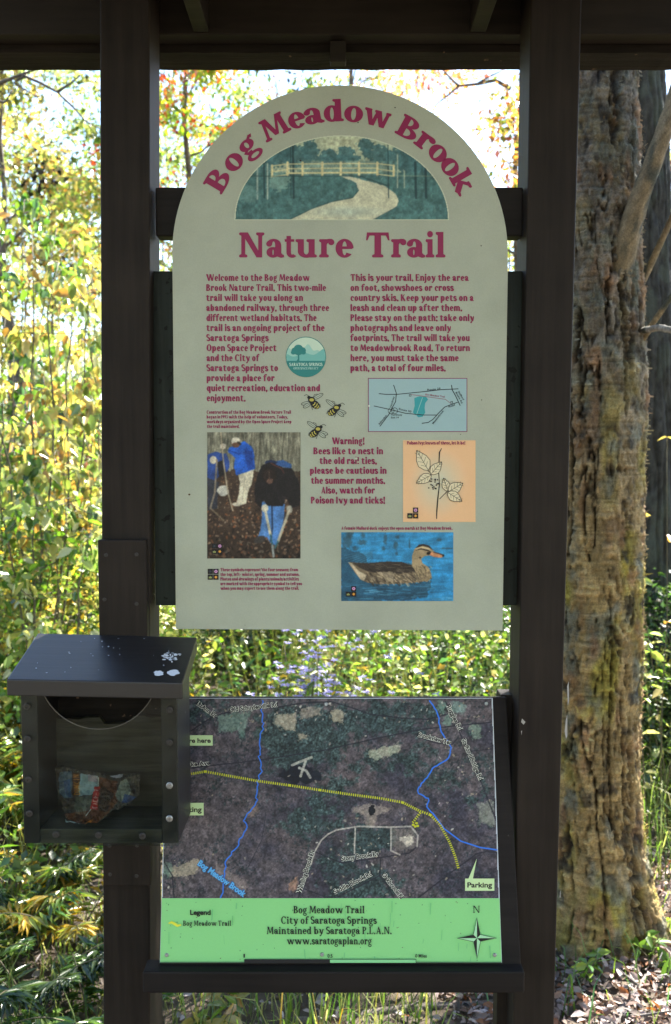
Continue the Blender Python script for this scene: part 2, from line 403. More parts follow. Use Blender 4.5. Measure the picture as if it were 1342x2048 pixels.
        if c == 'N':
            h = H * 1.35; x1 = Fs + h/2; x2 = x1 + .62; st_(x1, 0, 1, h); st_(x2, 0, 1, h); P.append(pl_((x1 - h/2, 1), (x1 + S * .75, 1), (x2 + h/2, 0), (x2 - S * .6, 0))); ser(x1, 0, 1, 1, 1, h); ser(x2, 1, -1, 1, 1, h); ser(x1, 1, -1, 1, 0, h); return P, x2 + h/2 + Fs
        if c == 'M':
            h = H * 1.25; x1 = Fs + h/2 + .02; x2 = x1 + .78; xm = (x1 + x2) / 2 - .02
            P.append(pl_((x1 - h/2 - .03, 0), (x1 + h/2 - .03, 0), (x1 + h/2 + .07, 1), (x1 - h/2 + .07, 1))); P.append(pl_((x2 - S/2 + .02, 0), (x2 + S/2 + .02, 0), (x2 + S/2 - .05, 1), (x2 - S/2 - .05, 1)))
            P.append(pl_((x1, 1), (x1 + S * .95, 1), (xm + S*.45, .12), (xm - S*.35, .12))); P.append(pl_((xm - S*.2, .12), (xm + H*.9, .12), (x2 - S*.2, 1), (x2 - S*.2 - H, 1)))
            ser(x1 - .03, 0, 1, 1, 1, h); ser(x2 + .02, 0); ser(x1 + .04, 1, -1, 1, 0, h); ser(x2 - .05, 1, -1, 0, 1); return P, x2 + S/2 + Fs
        if c == 'A':
            a = Fs; P.append(pl_((a, 0), (a + H * 1.2, 0), (a + .36, .92), (a + .30, 1))); P.append(pl_((a + .24, 1), (a + .40, 1), (a + .70, 0), (a + .70 - S * 1.1, 0))); P.append(bx_(a + .16, .28, a + .52, .28 + H)); ser(a + H * .6, 0, 1, 1, 1, H); ser(a + .70 - S*.55, 0); return P, a + .70 + Fs
    if c in '93':
        if c == '9': P.append(arc_(.28, .68, .28, .33, 0, 360, S, H)); P.append(arc_(.22, .55, .34, .55, -80, 10, S, H)); return P, .58
        P.append(arc_(.24, .73, .24, .27, -80, 150, S, H)); P.append(arc_(.24, .27, .28, .28, -150, 80, S, H)); return P, .54
    if c == '.': return [dot_(.12, .07, S * .6)], .24
    if c == ',': return [dot_(.12, .07, S * .6), rib([(.16, .06), (.08, -.16)], [S * .8, H])], .24
    if c == ':': return [dot_(.12, .07, S * .6), dot_(.12, X - .12, S * .6)], .24
    if c == '!': return [dot_(.14, .07, S * .6), pl_((.14 - S*.55, 1), (.14 + S*.55, 1), (.14 + H*.5, .26), (.14 - H*.5, .26))], .28
    if c == '-': return [bx_(.03, X * .42, .33, X * .42 + H * 1.6)], .36
    if c == '/': return [rib([(.02, -.1), (.38, 1)], H * 1.3)], .40
    if c == '?': return [], .3
    return [], .30          # space

def layout(txt, st, gap=0.055):
    out = []; x = 0
    for ch in txt:
        p, w = glyph(ch, st); out.append((p, x)); x += w + (gap if ch != ' ' else 0.0)
    return out, x - gap

_sans = {}
def sans(txt, bold=0.0):
    """outlines of the built-in sans letters: verts (cap height 1), faces, width"""
    k = (txt, bold)
    if k not in _sans:
        cu = bpy.data.curves.new("t", 'FONT'); cu.body = txt; cu.size = 1.0; cu.offset = bold; cu.resolution_u = 4
        o = bpy.data.objects.new("t", cu); COL.objects.link(o)
        dg = bpy.context.evaluated_depsgraph_get(); me = bpy.data.meshes.new_from_object(o.evaluated_get(dg))
        v = np.zeros(len(me.vertices) * 3); me.vertices.foreach_get("co", v); v = v.reshape(-1, 3)[:, :2]
        f = [tuple(p.vertices) for p in me.polygons]
        bpy.data.objects.remove(o); bpy.data.curves.remove(cu); bpy.data.meshes.remove(me)
        x0, x1 = v[:, 0].min(), v[:, 0].max(); v = v - (x0, 0); v /= 0.73
        _sans[k] = (v, f, (x1 - x0) / 0.73)
    return _sans[k]

class Plane:
    def __init__(s, p0, n):
        s.p = Vector(p0); s.n = Vector(n).normalized()
        if s.n.dot(CAMP - s.p) < 0: s.n = -s.n
    def at(s, px, py, lift=0.0):
        r = ray(px, py); t = (s.p - CAMP).dot(s.n) / r.dot(s.n)
        return CAMP + r * t + s.n * lift
    def grid(s, PX, PY, lift):
        u = (PX - 671.0) / FPX; v = (1024.0 - PY) / FPX
        Rr = np.stack([u, _cp + v * _sp, -_sp + v * _cp], -1)
        n = np.array(s.n); t = float((s.p - CAMP).dot(s.n)) / (Rr @ n)
        return np.array(CAMP) + Rr * t[..., None] + n * lift

class Decal:
    """flat printed artwork on a plane, given in photograph pixels; each layer lies a hair above the one below"""
    def __init__(s, plane, lift=0.0004): s.pl = plane; s.l = lift; s.mb = MB(); s.step = 0.00003
    def raw(s, pts, faces, col, lift=None):
        P = s.pl.grid(np.array([p[0] for p in pts], float), np.array([p[1] for p in pts], float), s.l if lift is None else lift)
        s.mb.add(P, faces, col)
    def up(s, k=1): s.l += s.step * k
    def poly(s, pts, col):
        t = tessellate_polygon([[Vector((p[0], p[1], 0)) for p in pts]]); s.raw(pts, [tuple(q) for q in t], col); s.up()
    def rect(s, x0, y0, x1, y1, col): s.raw([(x0, y0), (x1, y0), (x1, y1), (x0, y1)], [(0, 1, 2, 3)], col); s.up()
    def ell(s, x, y, rx, ry, col, rot=0, n=20):
        c, q = math.cos(R(rot)), math.sin(R(rot)); pts = []
        for i in range(n):
            a = 2 * math.pi * i / n; u, v = rx * math.cos(a), ry * math.sin(a); pts.append((x + u * c - v * q, y + u * q + v * c))
        s.raw(pts, [tuple(range(n))], col); s.up()
    def line(s, pts, w, col):
        v, f = rib(pts, w); s.raw(v, f, col); s.up()
    def serif(s, txt, x0, y0, x1, y1, size, st, col, fit=True, gap=0.055):
        """baseline from (x0,y0) to (x1,y1) in px"""
        lay, w = layout(txt, st, gap); L = math.hypot(x1 - x0, y1 - y0); ux, uy = (x1 - x0) / L, (y1 - y0) / L
        kx = L / w if fit else size
        for pieces, gx in lay:
            for k, (v, f) in enumerate(pieces):
                pts = [(x0 + ux * (gx + a) * kx + uy * b * size, y0 + uy * (gx + a) * kx - ux * b * size) for a, b in v]
                s.raw(pts, f, col, s.l + k * 0.000012)
        s.l += 0.00002
    def arc_serif(s, ch, cx, cy, rad, ang, size, wpx, st, col):
        p, w = glyph(ch, st); a = R(ang); ux, uy = math.cos(a), math.sin(a); nx, ny = math.sin(a), -math.cos(a)
        bx, by = cx + nx * rad, cy + ny * rad; kx = wpx / w
        for k, (v, f) in enumerate(p):
            s.raw([(bx + ux * (q - w / 2) * kx + nx * b * size, by + uy * (q - w / 2) * kx + ny * b * size) for q, b in v], f, col, s.l + k * 0.000012)
    def sans(s, txt, x0, y0, x1, y1, size, col, bold=0.0, fit=True):
        v, f, w = sans(txt, bold); L = math.hypot(x1 - x0, y1 - y0); ux, uy = (x1 - x0) / L, (y1 - y0) / L; kx = L / w if fit else size
        s.raw([(x0 + ux * a * kx + uy * b * size, y0 + uy * a * kx - ux * b * size) for a, b in v], f, col); s.up()
    def build(s, name, parent, mat=None):
        return s.mb.build(name, mat or M['print'], parent, recalc=False)

class Canvas:
    """a small painted print: numpy pixels over a photograph-pixel rectangle, turned into a mesh with one colour per vertex"""
    def __init__(s, x0, y0, x1, y1, res, bgc):
        s.r = (x0, y0, x1, y1); s.w = max(2, int((x1 - x0) * res)); s.h = max(2, int((y1 - y0) * res))
        xs = np.linspace(x0, x1, s.w); ys = np.linspace(y0, y1, s.h); s.X, s.Y = np.meshgrid(xs, ys)
        s.C = np.ones((s.h, s.w, 3)) * np.array(bgc, float)
    def mask(s, pts, warp=0, ws=0.15, seed=3):
        X, Y = s.X, s.Y
        if warp: X = X + (fbm2(s.X * ws, s.Y * ws, seed) - .5) * 2 * warp; Y = Y + (fbm2(s.X * ws, s.Y * ws, seed + 50) - .5) * 2 * warp
        m = np.zeros(X.shape, bool); n = len(pts)
        for i in range(n):
            xa, ya = pts[i]; xb, yb = pts[(i + 1) % n]
            if ya == yb: continue
            c = ((ya > Y) != (yb > Y)) & (X < (xb - xa) * (Y - ya) / (yb - ya) + xa); m ^= c
        return m
    def put(s, m, col, a=1.0):
        mm = (m.astype(float) * a)[..., None]; s.C = s.C * (1 - mm) + np.array(col, float) * mm
    def poly(s, pts, col, a=1.0, warp=0, ws=0.15, seed=3): s.put(s.mask(pts, warp, ws, seed), col, a)
    def ell(s, x, y, rx, ry, col, a=1.0, rot=0, soft=0, warp=0, ws=.15, seed=5):
        c, q = math.cos(R(rot)), math.sin(R(rot)); dx, dy = s.X - x, s.Y - y
        d = np.sqrt(((dx * c + dy * q) / rx) ** 2 + ((-dx * q + dy * c) / ry) ** 2)
        if warp: d = d + (fbm2(s.X * ws, s.Y * ws, seed) - .5) * 2 * warp
        s.put(np.clip((1 - d) / soft, 0, 1) if soft else d < 1, col, a)
    def line(s, pts, w, col, a=1.0):
        D = np.full(s.X.shape, 1e9)
        for (xa, ya), (xb, yb) in zip(pts[:-1], pts[1:]):
            dx, dy = xb - xa, yb - ya; t = np.clip(((s.X - xa) * dx + (s.Y - ya) * dy) / (dx * dx + dy * dy + 1e-9), 0, 1)
            D = np.minimum(D, np.hypot(s.X - xa - t * dx, s.Y - ya - t * dy))
        s.put(np.clip(w / 2 + .5 - D, 0, 1), col, a)
    def tex(s, amt, sc, seed, m=None, sx=1, sy=1, oct=4):
        n = (fbm2(s.X * sc * sx, s.Y * sc * sy, seed, oct) - .5) * 2 * amt
        k = 1 + n if m is None else 1 + n * m
        s.C = np.clip(s.C * k[..., None], 0, 255)
    def blur(s, k=1, a=1.0):
        for _ in range(k):
            P = np.pad(s.C, ((1, 1), (1, 1), (0, 0)), 'edge'); B_ = sum(P[i:i + s.h, j:j + s.w] * w for i, j, w in ((0, 1, .15), (1, 0, .15), (1, 2, .15), (2, 1, .15), (1, 1, .4))); s.C = s.C * (1 - a) + B_ * a
    def grain(s, amt, seed): s.C = np.clip(s.C + np.random.default_rng(seed).normal(0, amt, s.C.shape[:2] + (1,)), 0, 255)
    def build(s, name, plane, parent, lift=0.0005, clip=None):
        P = plane.grid(s.X, s.Y, lift).reshape(-1, 3)
        idx = np.arange(s.w * s.h).reshape(s.h, s.w)
        F = np.stack([idx[1:, :-1], idx[1:, 1:], idx[:-1, 1:], idx[:-1, :-1]], -1)
        if clip is not None:
            k = clip[1:, :-1] & clip[1:, 1:] & clip[:-1, 1:] & clip[:-1, :-1]; F = F[k]
        F = F.reshape(-1, 4)
        col = np.clip(lin(s.C) / KS, 0, .88).reshape(-1, 3)
        me = np_mesh(name, P, F, col, smooth=True); me.materials.append(M['print'])
        return link(name, me, parent)
# ------------------------------------------------------------------ the kiosk
kiosk = thing('trail_kiosk', 'dark brown painted timber kiosk with two square posts carrying a small roof', 'kiosk', (0, 0, 0))
PD = 0.092
def post(xs_top, xs_bot):
    tl, tr = at(xs_top[0], 0, 0), at(xs_top[1], 0, 0); bl, br = at(xs_bot[0], 2048, 0), at(xs_bot[1], 2048, 0)
    def ext(t, b, z): k = (z - b.z) / (t.z - b.z); return b.x + (t.x - b.x) * k
    z0, z1 = -0.05, 2.62
    p = [(ext(tl, bl, z0), 0, z0), (ext(tr, br, z0), 0, z0), (ext(tr, br, z0), PD, z0), (ext(tl, bl, z0), PD, z0),
         (ext(tl, bl, z1), 0, z1), (ext(tr, br, z1), 0, z1), (ext(tr, br, z1), PD, z1), (ext(tl, bl, z1), PD, z1)]
    MB().hexa(p).build('post', M['brown'], kiosk, bevel=0.003)
post((199, 299), (207, 300)); post((1062, 1164), (1026, 1108))
# beam with the lit lower edge, then the rough header behind it
zb = at(671, 69, PD + 0.004).z
MB().box((-1.05, PD + 0.004, zb), (1.05, PD + 0.044, zb + 0.20)).build('beam', M['beam'], kiosk, bevel=0.002)
zh = at(671, 138, PD + 0.12).z
mb = MB(); n = 60; rnd = random.Random(5)
x = -1.05; ring = []
for i in range(n + 1):
    x = -1.05 + 2.1 * i / n; j = (rnd.random() - .5) * 0.003
    ring.append([(x, PD + .047 + j, zh + j), (x, PD + .125, zh + j * .7), (x, PD + .125, zb + .17), (x, PD + .047 + j, zb + .17)])
V = [q for r_ in ring for q in r_]; F = [(4*i+a, 4*i+(a+1) % 4, 4*i+4+(a+1) % 4, 4*i+4+a) for i in range(n) for a in range(4)] + [(0, 1, 2, 3), (4*n+3, 4*n+2, 4*n+1, 4*n)]
mb.add(V, F).build('header', M['rough'], kiosk)
a, b = at(660, 83, PD + .035), at(692, 129, PD + .035)
MB().box((a.x, PD + .0215, b.z), (b.x, PD + .0465, zb - .0025)).build('cleat', M['beam'], kiosk, bevel=0.002)
for (xa, xb) in ((387, 418), (940, 972)):
    pa, pb = at(xa, 70, PD), at(xb, 70, PD)
    MB().box((pa.x, -0.72, zb + .003), (pb.x, PD + .002, zb + .14)).build('joist', M['beam'], kiosk, bevel=0.002)
# roof: two pitched board panels on a ridge along X
for sgn, y1, z1 in ((-1, -1.0, 2.46), (1, 0.76, 2.72)):  # front eave extended out of view to shade the beams
    mb = MB(); k = 9
    for i in range(k):
        t0, t1 = i / k, (i + 1) / k - .004
        ya, yb = 0.06 + (y1 - .06) * t0, .06 + (y1 - .06) * t1; za, zc = 3.02 + (z1 - 3.02) * t0, 3.02 + (z1 - 3.02) * t1
        mb.hexa([(-1.12, ya, za), (1.12, ya, za), (1.12, yb, zc), (-1.12, yb, zc), (-1.12, ya, za + .025), (1.12, ya, za + .025), (1.12, yb, zc + .025), (-1.12, yb, zc + .025)])
    mb.build('roof', M['beam'], kiosk)
for xg in (-1.0, 1.0):
    MB().prism([(xg - .012, -.6, 2.60), (xg - .012, .6, 2.74), (xg - .012, .06, 2.99)], (.024, 0, 0)).build('gable', M['beam'], kiosk)

# rail and backboard between the posts
a, b = at(306, 374, .028), at(1062, 472, .028)
MB().box((at(309, 424, .0).x - .004, .028, b.z), (at(1048, 424, .0).x + .004, .066, a.z)).build('rail', M['brown_h'], kiosk, bevel=0.003)
a, b = at(303, 542, .034), at(1056, 1211, .034)
MB().box((a.x, .034, b.z), (at(1050, 800, .034).x, .052, a.z)).build('backboard', M['backboard'], kiosk, bevel=0.0015)
def chip(pts, face):
    dd = Decal(Plane((0, -.0002, 0), (0, -1, 0)), .0005); dd.poly(pts, (.42, .40, .37)); dd.build('paint_chip', kiosk, M['attr'])
for pts in ([(1134, 1372), (1137.5, 1362), (1138, 1400), (1135.5, 1412)], [(1131.5, 1440), (1134.5, 1428), (1134.5, 1472), (1132, 1478), (1129, 1462)], [(1044, 1437), (1051, 1444), (1047, 1449), (1042, 1444)], [(1120, 1784), (1121.5, 1780), (1121, 1795), (1119, 1795)], [(1042, 1462), (1044, 1461), (1043, 1470)]): chip(pts, 0)
# legs of the map desk beside the posts, seen low down
for xa, xb, Y in ((296, 316, .10), (994, 1022, .06)):
    pa, pb = at(xa, 2000, Y), at(xb, 2000, Y)
    MB().box((pa.x - (.03 if xa < 600 else 0), Y, -.05), (pb.x + (0 if xa < 600 else .02), Y + .045, at(600, 1390, Y).z)).build('leg', M['brown'], kiosk, bevel=0.002)

# ------------------------------------------------------------------ the arched trail sign
SY = 0.012
SP = Plane((0, SY, 1.5), (0, -1, 0))
sign = thing('trail_sign', 'arched cream sign board with maroon lettering and pictures for the nature trail', 'sign', at(678, 1259, SY))
outl = []
outl += [at(352, 1258, SY), at(1005, 1261, SY), at(1015.5, 545, SY)]
for i in range(61):
    a = R(180 * i / 60); w = 335.5 if i < 30 else 335.5
    outl.append(at(680 + 335.5 * math.cos(a), 506 - 335.5 * math.sin(a), SY))
outl.append(at(345, 545, SY))
m_, n_, l_, p_ = new_mat('cream_panel')
tc = n_.new("ShaderNodeTexCoord"); g = n_.new("ShaderNodeTexNoise"); g.inputs["Scale"].default_value = 5; g.inputs["Detail"].default_value = 8; g.inputs["Roughness"].default_value = .7
l_.new(tc.outputs["Object"], g.inputs["Vector"])
cr = ink(151, 156, 139)
r_ = ramp(n_, [(0.30, tuple(c * .84 for c in cr)), (0.60, cr)]); l_.new(g.outputs[0], r_.inputs[0])
sp = n_.new("ShaderNodeTexVoronoi"); sp.inputs["Scale"].default_value = 42; l_.new(tc.outputs["Object"], sp.inputs["Vector"])
rs = ramp(n_, [(0.028, (0.25, .2, .15)), (0.045, (1, 1, 1))]); l_.new(sp.outputs[0], rs.inputs[0])
fine = n_.new("ShaderNodeTexNoise"); fine.inputs["Scale"].default_value = 420; fine.inputs["Detail"].default_value = 2; l_.new(tc.outputs["Object"], fine.inputs["Vector"])
rf = ramp(n_, [(0.35, (.93, .93, .93)), (0.65, (1, 1, 1))]); l_.new(fine.outputs[0], rf.inputs[0])
mx = n_.new("ShaderNodeMixRGB"); mx.blend_type = 'MULTIPLY'; mx.inputs[0].default_value = 1; l_.new(r_.outputs[0], mx.inputs[1]); l_.new(rf.outputs[0], mx.inputs[2])
big = n_.new("ShaderNodeTexNoise"); big.inputs["Scale"].default_value = 9; l_.new(tc.outputs["Object"], big.inputs["Vector"])
rb = ramp(n_, [(0.58, (0, 0, 0)), (0.60, (1, 1, 1))]); l_.new(big.outputs[0], rb.inputs[0])
mx2 = n_.new("ShaderNodeMixRGB"); mx2.blend_type = 'MULTIPLY'; l_.new(rb.outputs[0], mx2.inputs[0]); l_.new(mx.outputs[0], mx2.inputs[1]); l_.new(rs.outputs[0], mx2.inputs[2])
l_.new(mx2.outputs[0], p_.inputs["Base Color"]); p_.inputs["Roughness"].default_value = .38; p_.inputs["Specular IOR Level"].default_value = .3
M['cream'] = m_
ob = MB().prism(outl, (0, .014, 0)).build('board', M['cream'], sign)
ob.data.materials.append(M['edge'])
for p in ob.data.polygons:
    if abs(p.normal.y) < .5: p.material_index = 1
MAR = ink(122, 30, 68); BLK = ink(22, 22, 24)
# title round the arch
d = Decal(SP, .0006)
spec = [('B', -59.2, 44), ('o', -49.4, 38), ('g', -40.6, 36), ('M', -27.6, 56), ('e', -18.1, 34), ('a', -10.9, 37), ('d', -2.6, 40), ('o', 5.6, 38), ('w', 15.2, 55),
        ('B', 28.9, 44), ('r', 37.3, 36), ('o', 44.5, 38), ('o', 52.0, 38), ('k', 60.1, 45)]
for ch, ang, wpx in spec: d.arc_serif(ch, 680, 506, 263, ang, 44, wpx, TITLE, MAR)
d.build('arched_title', sign); d = Decal(SP, .0006)
for ch, xa, xb in [('N', 478, 529), ('a', 533, 567), ('t', 569, 590), ('u', 591, 634), ('r', 638, 668), ('e', 671, 706), ('T', 732, 779), ('r', 782, 812), ('a', 814, 849), ('i', 851, 869), ('l', 871, 891)]:
    if ch == 'T': d.build('trail_title', sign); d = Decal(SP, .0006)
    d.serif(ch, xa, 515, xb, 515, 50, TITLE, MAR)
d.build('trail_title', sign)
# body text
d = Decal(SP, .0006)
LC = [("Welcome to the Bog Meadow", 619), ("Brook Nature Trail. This two-mile", 652), ("trail will take you along an", 606), ("abandoned railway, through three", 658), ("different wetland habitats. The", 633), ("trail is an ongoing project of the", 649),
      ("Saratoga Springs", 537), ("Open Space Project", 553), ("and the City of", 518), ("Saratoga Springs to", 556), ("provide a place for", 549), ("quiet recreation, education and", 640), ("enjoyment.", 491)]
for i, (t, x1) in enumerate(LC): y = 562 + 20.05 * i; d.serif(t, 412.5 + i * .1, y, x1, y, 13.6, BODY, MAR, gap=.11)
RC = [("This is your trail. Enjoy the area", 937), ("on foot, showshoes or cross", 907), ("country skis. Keep your pets on a", 947), ("leash and clean up after them.", 924), ("Please stay on the path: take only", 948), ("photographs and leave only", 902),
      ("footprints. The trail will take you", 939), ("to Meadowbrook Road. To return", 939.5), ("here, you must take the same", 917), ("path, a total of four miles.", 891)]
for i, (t, x1) in enumerate(RC): y = 562 + 20.05 * i; d.serif(t, 701, y, x1, y, 13.6, BODY, MAR, gap=.11)
WR = [("Warning!", 664, 729, 888.5), ("Bees like to nest in", 627, 766, 908.5), ("the old rail ties,", 639, 753.5, 928), ("please be cautious in", 620, 773, 947.5), ("the summer months.", 622, 770, 967.5), ("Also, watch for", 643, 749.5, 987), ("Poison Ivy and ticks!", 622, 770, 1007)]
for t, x0, x1, y in WR: d.serif(t, x0, y, x1, y, 13.6, BODY, MAR, gap=.11)
d.build('body_lettering', sign)
d = Decal(SP, .0014)
d.ell(712, 917, 3.5, 2.2, ink(160, 166, 146)); d.ell(716, 924, 2.5, 1.5, ink(158, 164, 140)); d.ell(709, 925, 1.6, 1.2, ink(70, 60, 55)); d.ell(716, 918, 1.4, 1, ink(70, 60, 55)); d.build('wear_mark', sign)
for x, y, r in ((379, 989, 2.2), (962, 492, 1.4), (601, 322, 2), (716, 246, 1.5), (790, 216, 1.5), (963, 800, 1.2), (738, 812, 2)):
    d = Decal(SP, .0018); d.ell(x, y, r, r * .8, ink(70, 48, 30) if x < 400 else ink(190, 190, 180) if x == 738 else ink(40, 36, 34)); d.build('wear_mark', sign)
# captions
d = Decal(SP, .0006)
for t, x0, x1, y in [("Construction of the Bog Meadow Brook Nature Trail", 413.5, 582, 827.5), ("began in 1993 with the help of volunteers. Today,", 413.5, 576, 837), ("workdays organized by the Open Space Project keep", 413.5, 583, 846.5), ("the trail maintained.", 414, 479, 856),
                     ("A female Mallard duck enjoys the open marsh at Bog Meadow Brook.", 683, 905, 1059.5),
                     ("These symbols represent the four seasons: from", 441, 596, 1142.5), ("the top, left- winter, spring, summer and autumn.", 441, 599, 1151.8), ("Photos and drawings of plants/animals/activities", 441, 597.5, 1161), ("are marked with the appropriate symbol to tell you", 441, 604, 1170.3), ("when you may expect to see them along the trail.", 441, 598, 1179.5)]:
    d.serif(t, x0, y, x1, y, 6.6, BODY, MAR, gap=.11)
d.build('caption_lettering', sign)

# ---- bridge picture
X0, X1, YT, YB = 471, 896, 273, 438.5
c = Canvas(X0 - 3, YT - 3, X1 + 3, YB + 3, 1.0, (96, 128, 118)); cxp = 683.5
def halfell(m): return (((c.X - cxp) / (212.5 + m)) ** 2 + ((c.Y - 438.5) / (165.5 + m)) ** 2 < 1) & (c.Y < YB + m)
def Z(x, y): return (340 + x * .5067, 150 + y * .5067)
c.poly([(460, 260), (900, 260), (900, 345), (460, 345)], (150, 162, 138))
c.ell(684, 285, 90, 30, (168, 172, 144), .8, soft=.8)
for x, y, rx, ry in [(415, 300, 55, 60), (350, 340, 60, 60), (550, 300, 34, 40), (490, 320, 60, 40), (470, 290, 30, 25), (627, 320, 30, 25), (693, 313, 32, 28), (772, 280, 30, 26), (775, 310, 14, 20), (830, 315, 45, 32), (900, 330, 50, 40), (960, 345, 70, 50), (1040, 370, 70, 40), (660, 330, 90, 12), (1000, 360, 60, 60)]:
    a = Z(x, y); c.ell(a[0], a[1], rx * .55, ry * .55, (62, 96, 98), .92, warp=.5, ws=.25, seed=int(x))
m = halfell(0).astype(float)
c.poly([Z(240, 385), Z(1110, 385), Z(1110, 580), Z(240, 580)], (66, 100, 98))
c.poly([Z(500, 335), Z(900, 340), Z(900, 400), Z(500, 400)], (88, 118, 112), .6)
for k in range(420):                          # grass blades and reeds
    rr = random.Random(k); x, y = rr.uniform(240, 1110), rr.uniform(400, 575); h_ = 10 + 26 * (y - 390) / 185 * rr.random(); p0, p1 = Z(x, y), Z(x + rr.uniform(-9, 9), y - h_)
    if k % 2: c.line([p0, p1], .5, [(42, 74, 76), (112, 142, 128), (88, 122, 112), (50, 84, 84)][k % 4], .75)
c.tex(.28, .16, 4)
c.poly([Z(670, 398), Z(705, 400), Z(770, 415), Z(850, 440), Z(890, 468), Z(904, 497), Z(895, 520), Z(860, 540), Z(800, 572), Z(470, 572), Z(560, 528), Z(640, 500), Z(720, 485), Z(745, 455), Z(735, 425)], (178, 178, 152), 1, warp=1.5)
c.ell(*Z(700, 540), 90, 14, (140, 158, 150), .5, soft=.8)
c.line([Z(470, 572), Z(560, 528), Z(640, 500), Z(720, 485), Z(745, 455)], 1.6, (30, 56, 60), .8)
c.line([Z(904, 497), Z(895, 520), Z(860, 540), Z(800, 572)], 1.2, (40, 66, 66), .7)
c.line([Z(745, 398), Z(860, 438)], 2.4, (40, 60, 60), .8)
for x in (345, 385): c.line([Z(x, 350), Z(x, 490)], 3, (150, 164, 150), .9)
for x, w in ((370, 3), (485, 4.5), (475, 2), (968, 4.5), (1008, 4.5), (860, 2)): c.line([Z(x, 270 if x < 900 else 345), Z(x + 3, 485)], w, (34, 56, 58), .9)
for x in (898, 925): c.line([Z(x, 315 if x < 910 else 380), Z(x, 445)], 2.4, (150, 160, 140), .9)
c.ell(*Z(430, 420), 22, 18, (110, 140, 130), .8, warp=.5, ws=.3); c.ell(*Z(300, 470), 24, 16, (90, 122, 116), .7, warp=.5, ws=.3)
RAIL = (190, 182, 138)
for y in (350, 368, 386): c.line([Z(460, y + 2), Z(680, y), Z(820, y)], 2.0 if y != 386 else 3.4, RAIL)
for y in (350, 372, 392): c.line([Z(400, y + 10), Z(460, y + 2)], 2, RAIL); c.line([Z(820, y), Z(885, y + 8)], 2, RAIL)
for x in (403, 464, 523, 601, 674, 746, 818, 883): c.line([Z(x, 346 if 440 < x < 850 else 358), Z(x, 396)], 4.6, RAIL)
c.line([Z(240, 398), Z(400, 400)], 1.2, (40, 60, 60)); c.line([Z(890, 398), Z(1060, 400)], 1.2, (150, 150, 120), .6)
c.line([Z(405, 400), Z(830, 398)], 1.6, (38, 56, 56), .7)
c.blur(2); c.tex(.16, .08, 10); c.tex(.12, .4, 9)
inside = halfell(0); c.C[~inside] = (176, 182, 160)
c.build('bridge_picture', SP, sign, clip=halfell(2.6))

# ---- volunteer photograph
c = Canvas(414.5, 864.5, 601, 1117, 1.1, (64, 52, 40))
def Z(x, y): return (390 + x * .4396, 810 + y * .4396)
c.poly([Z(50, 120), Z(490, 120), Z(490, 300), Z(50, 330)], (104, 102, 86))
c.tex(.55, .14, 21, sx=2.2, sy=.5)
for k in range(46):
    rr = random.Random(k + 90); x = rr.uniform(55, 480); c.line([Z(x, 120), Z(x + rr.uniform(-30, 30), rr.uniform(200, 320))], rr.uniform(.6, 1.6), [(44, 44, 38), (130, 126, 108), (70, 64, 52)][k % 3], .7)
c.poly([Z(50, 300), Z(200, 290), Z(490, 330), Z(490, 705), Z(50, 705)], (60, 46, 36), warp=6)
rr = random.Random(8)
for k in range(760):                          # fallen leaves
    x, y = rr.uniform(52, 482), rr.uniform(305, 700); s_ = (1 + 3.2 * (y - 300) / 400)
    p = Z(x, y); c.ell(p[0], p[1], s_ * rr.uniform(.6, 1.3), s_ * rr.uniform(.3, .7), rr.choice([(126, 96, 74), (98, 72, 54), (156, 128, 104), (34, 26, 22), (22, 18, 16), (136, 82, 50), (54, 42, 34), (116, 102, 88)]), .9, rot=rr.uniform(0, 180))
m = ((c.Y - Z(0, 520)[1]) / 80).clip(0, 1); c.C *= (1 - .35 * m)[..., None]
# crouching person in blue, left edge
c.poly([Z(55, 225), Z(95, 212), Z(140, 222), Z(160, 260), Z(150, 300), Z(120, 320), Z(70, 360), Z(55, 360)], (38, 62, 118), warp=2); c.poly([Z(55, 330), Z(110, 350), Z(100, 470), Z(60, 480)], (44, 46, 54), warp=2)
c.poly([Z(100, 260), Z(130, 250), Z(142, 310), Z(110, 330)], (26, 24, 26)); c.ell(*Z(83, 250), 7, 8, (168, 160, 140)); c.ell(*Z(128, 390), 12, 11, (176, 172, 158), warp=.2)
c.line([Z(70, 470), Z(90, 400), Z(100, 250)], 3.5, (120, 108, 92)); c.line([Z(72, 470), Z(130, 525)], 3, (110, 96, 78))
# standing person, blue jacket, white trousers and cap, with a staff
c.poly([Z(195, 310), Z(268, 290), Z(258, 360), Z(240, 400), Z(232, 450), Z(185, 460), Z(200, 400), Z(205, 350)], (186, 178, 154), warp=1); c.line([Z(228, 320), Z(215, 440)], 1.2, (130, 122, 104), .7)
c.poly([Z(190, 178), Z(225, 165), Z(258, 190), Z(270, 225), Z(274, 290), Z(235, 305), Z(190, 320), Z(178, 290), Z(182, 240), Z(150, 215), Z(155, 195)], (30, 80, 166), warp=1.5)
c.poly([Z(225, 200), Z(262, 210), Z(268, 285), Z(240, 298)], (22, 52, 120), .8, warp=2); c.line([Z(150, 205), Z(200, 222), Z(230, 215)], 2, (20, 46, 110), .8)
c.ell(*Z(186, 172), 9, 10, (96, 66, 50)); 
for q in range(16): rq = random.Random(q + 40); x, y = rq.uniform(190, 262), rq.uniform(190, 295); c.line([Z(x, y), Z(x + rq.uniform(-16, 16), y + 18)], 1.4, (48, 96, 184) if q % 2 else (18, 44, 104), .6)
c.poly([Z(165, 165), Z(172, 150), Z(195, 147), Z(206, 160), Z(200, 172), Z(180, 170), Z(168, 178)], (196, 188, 166)); c.line([Z(196, 170), Z(206, 178)], 4, (30, 26, 24))
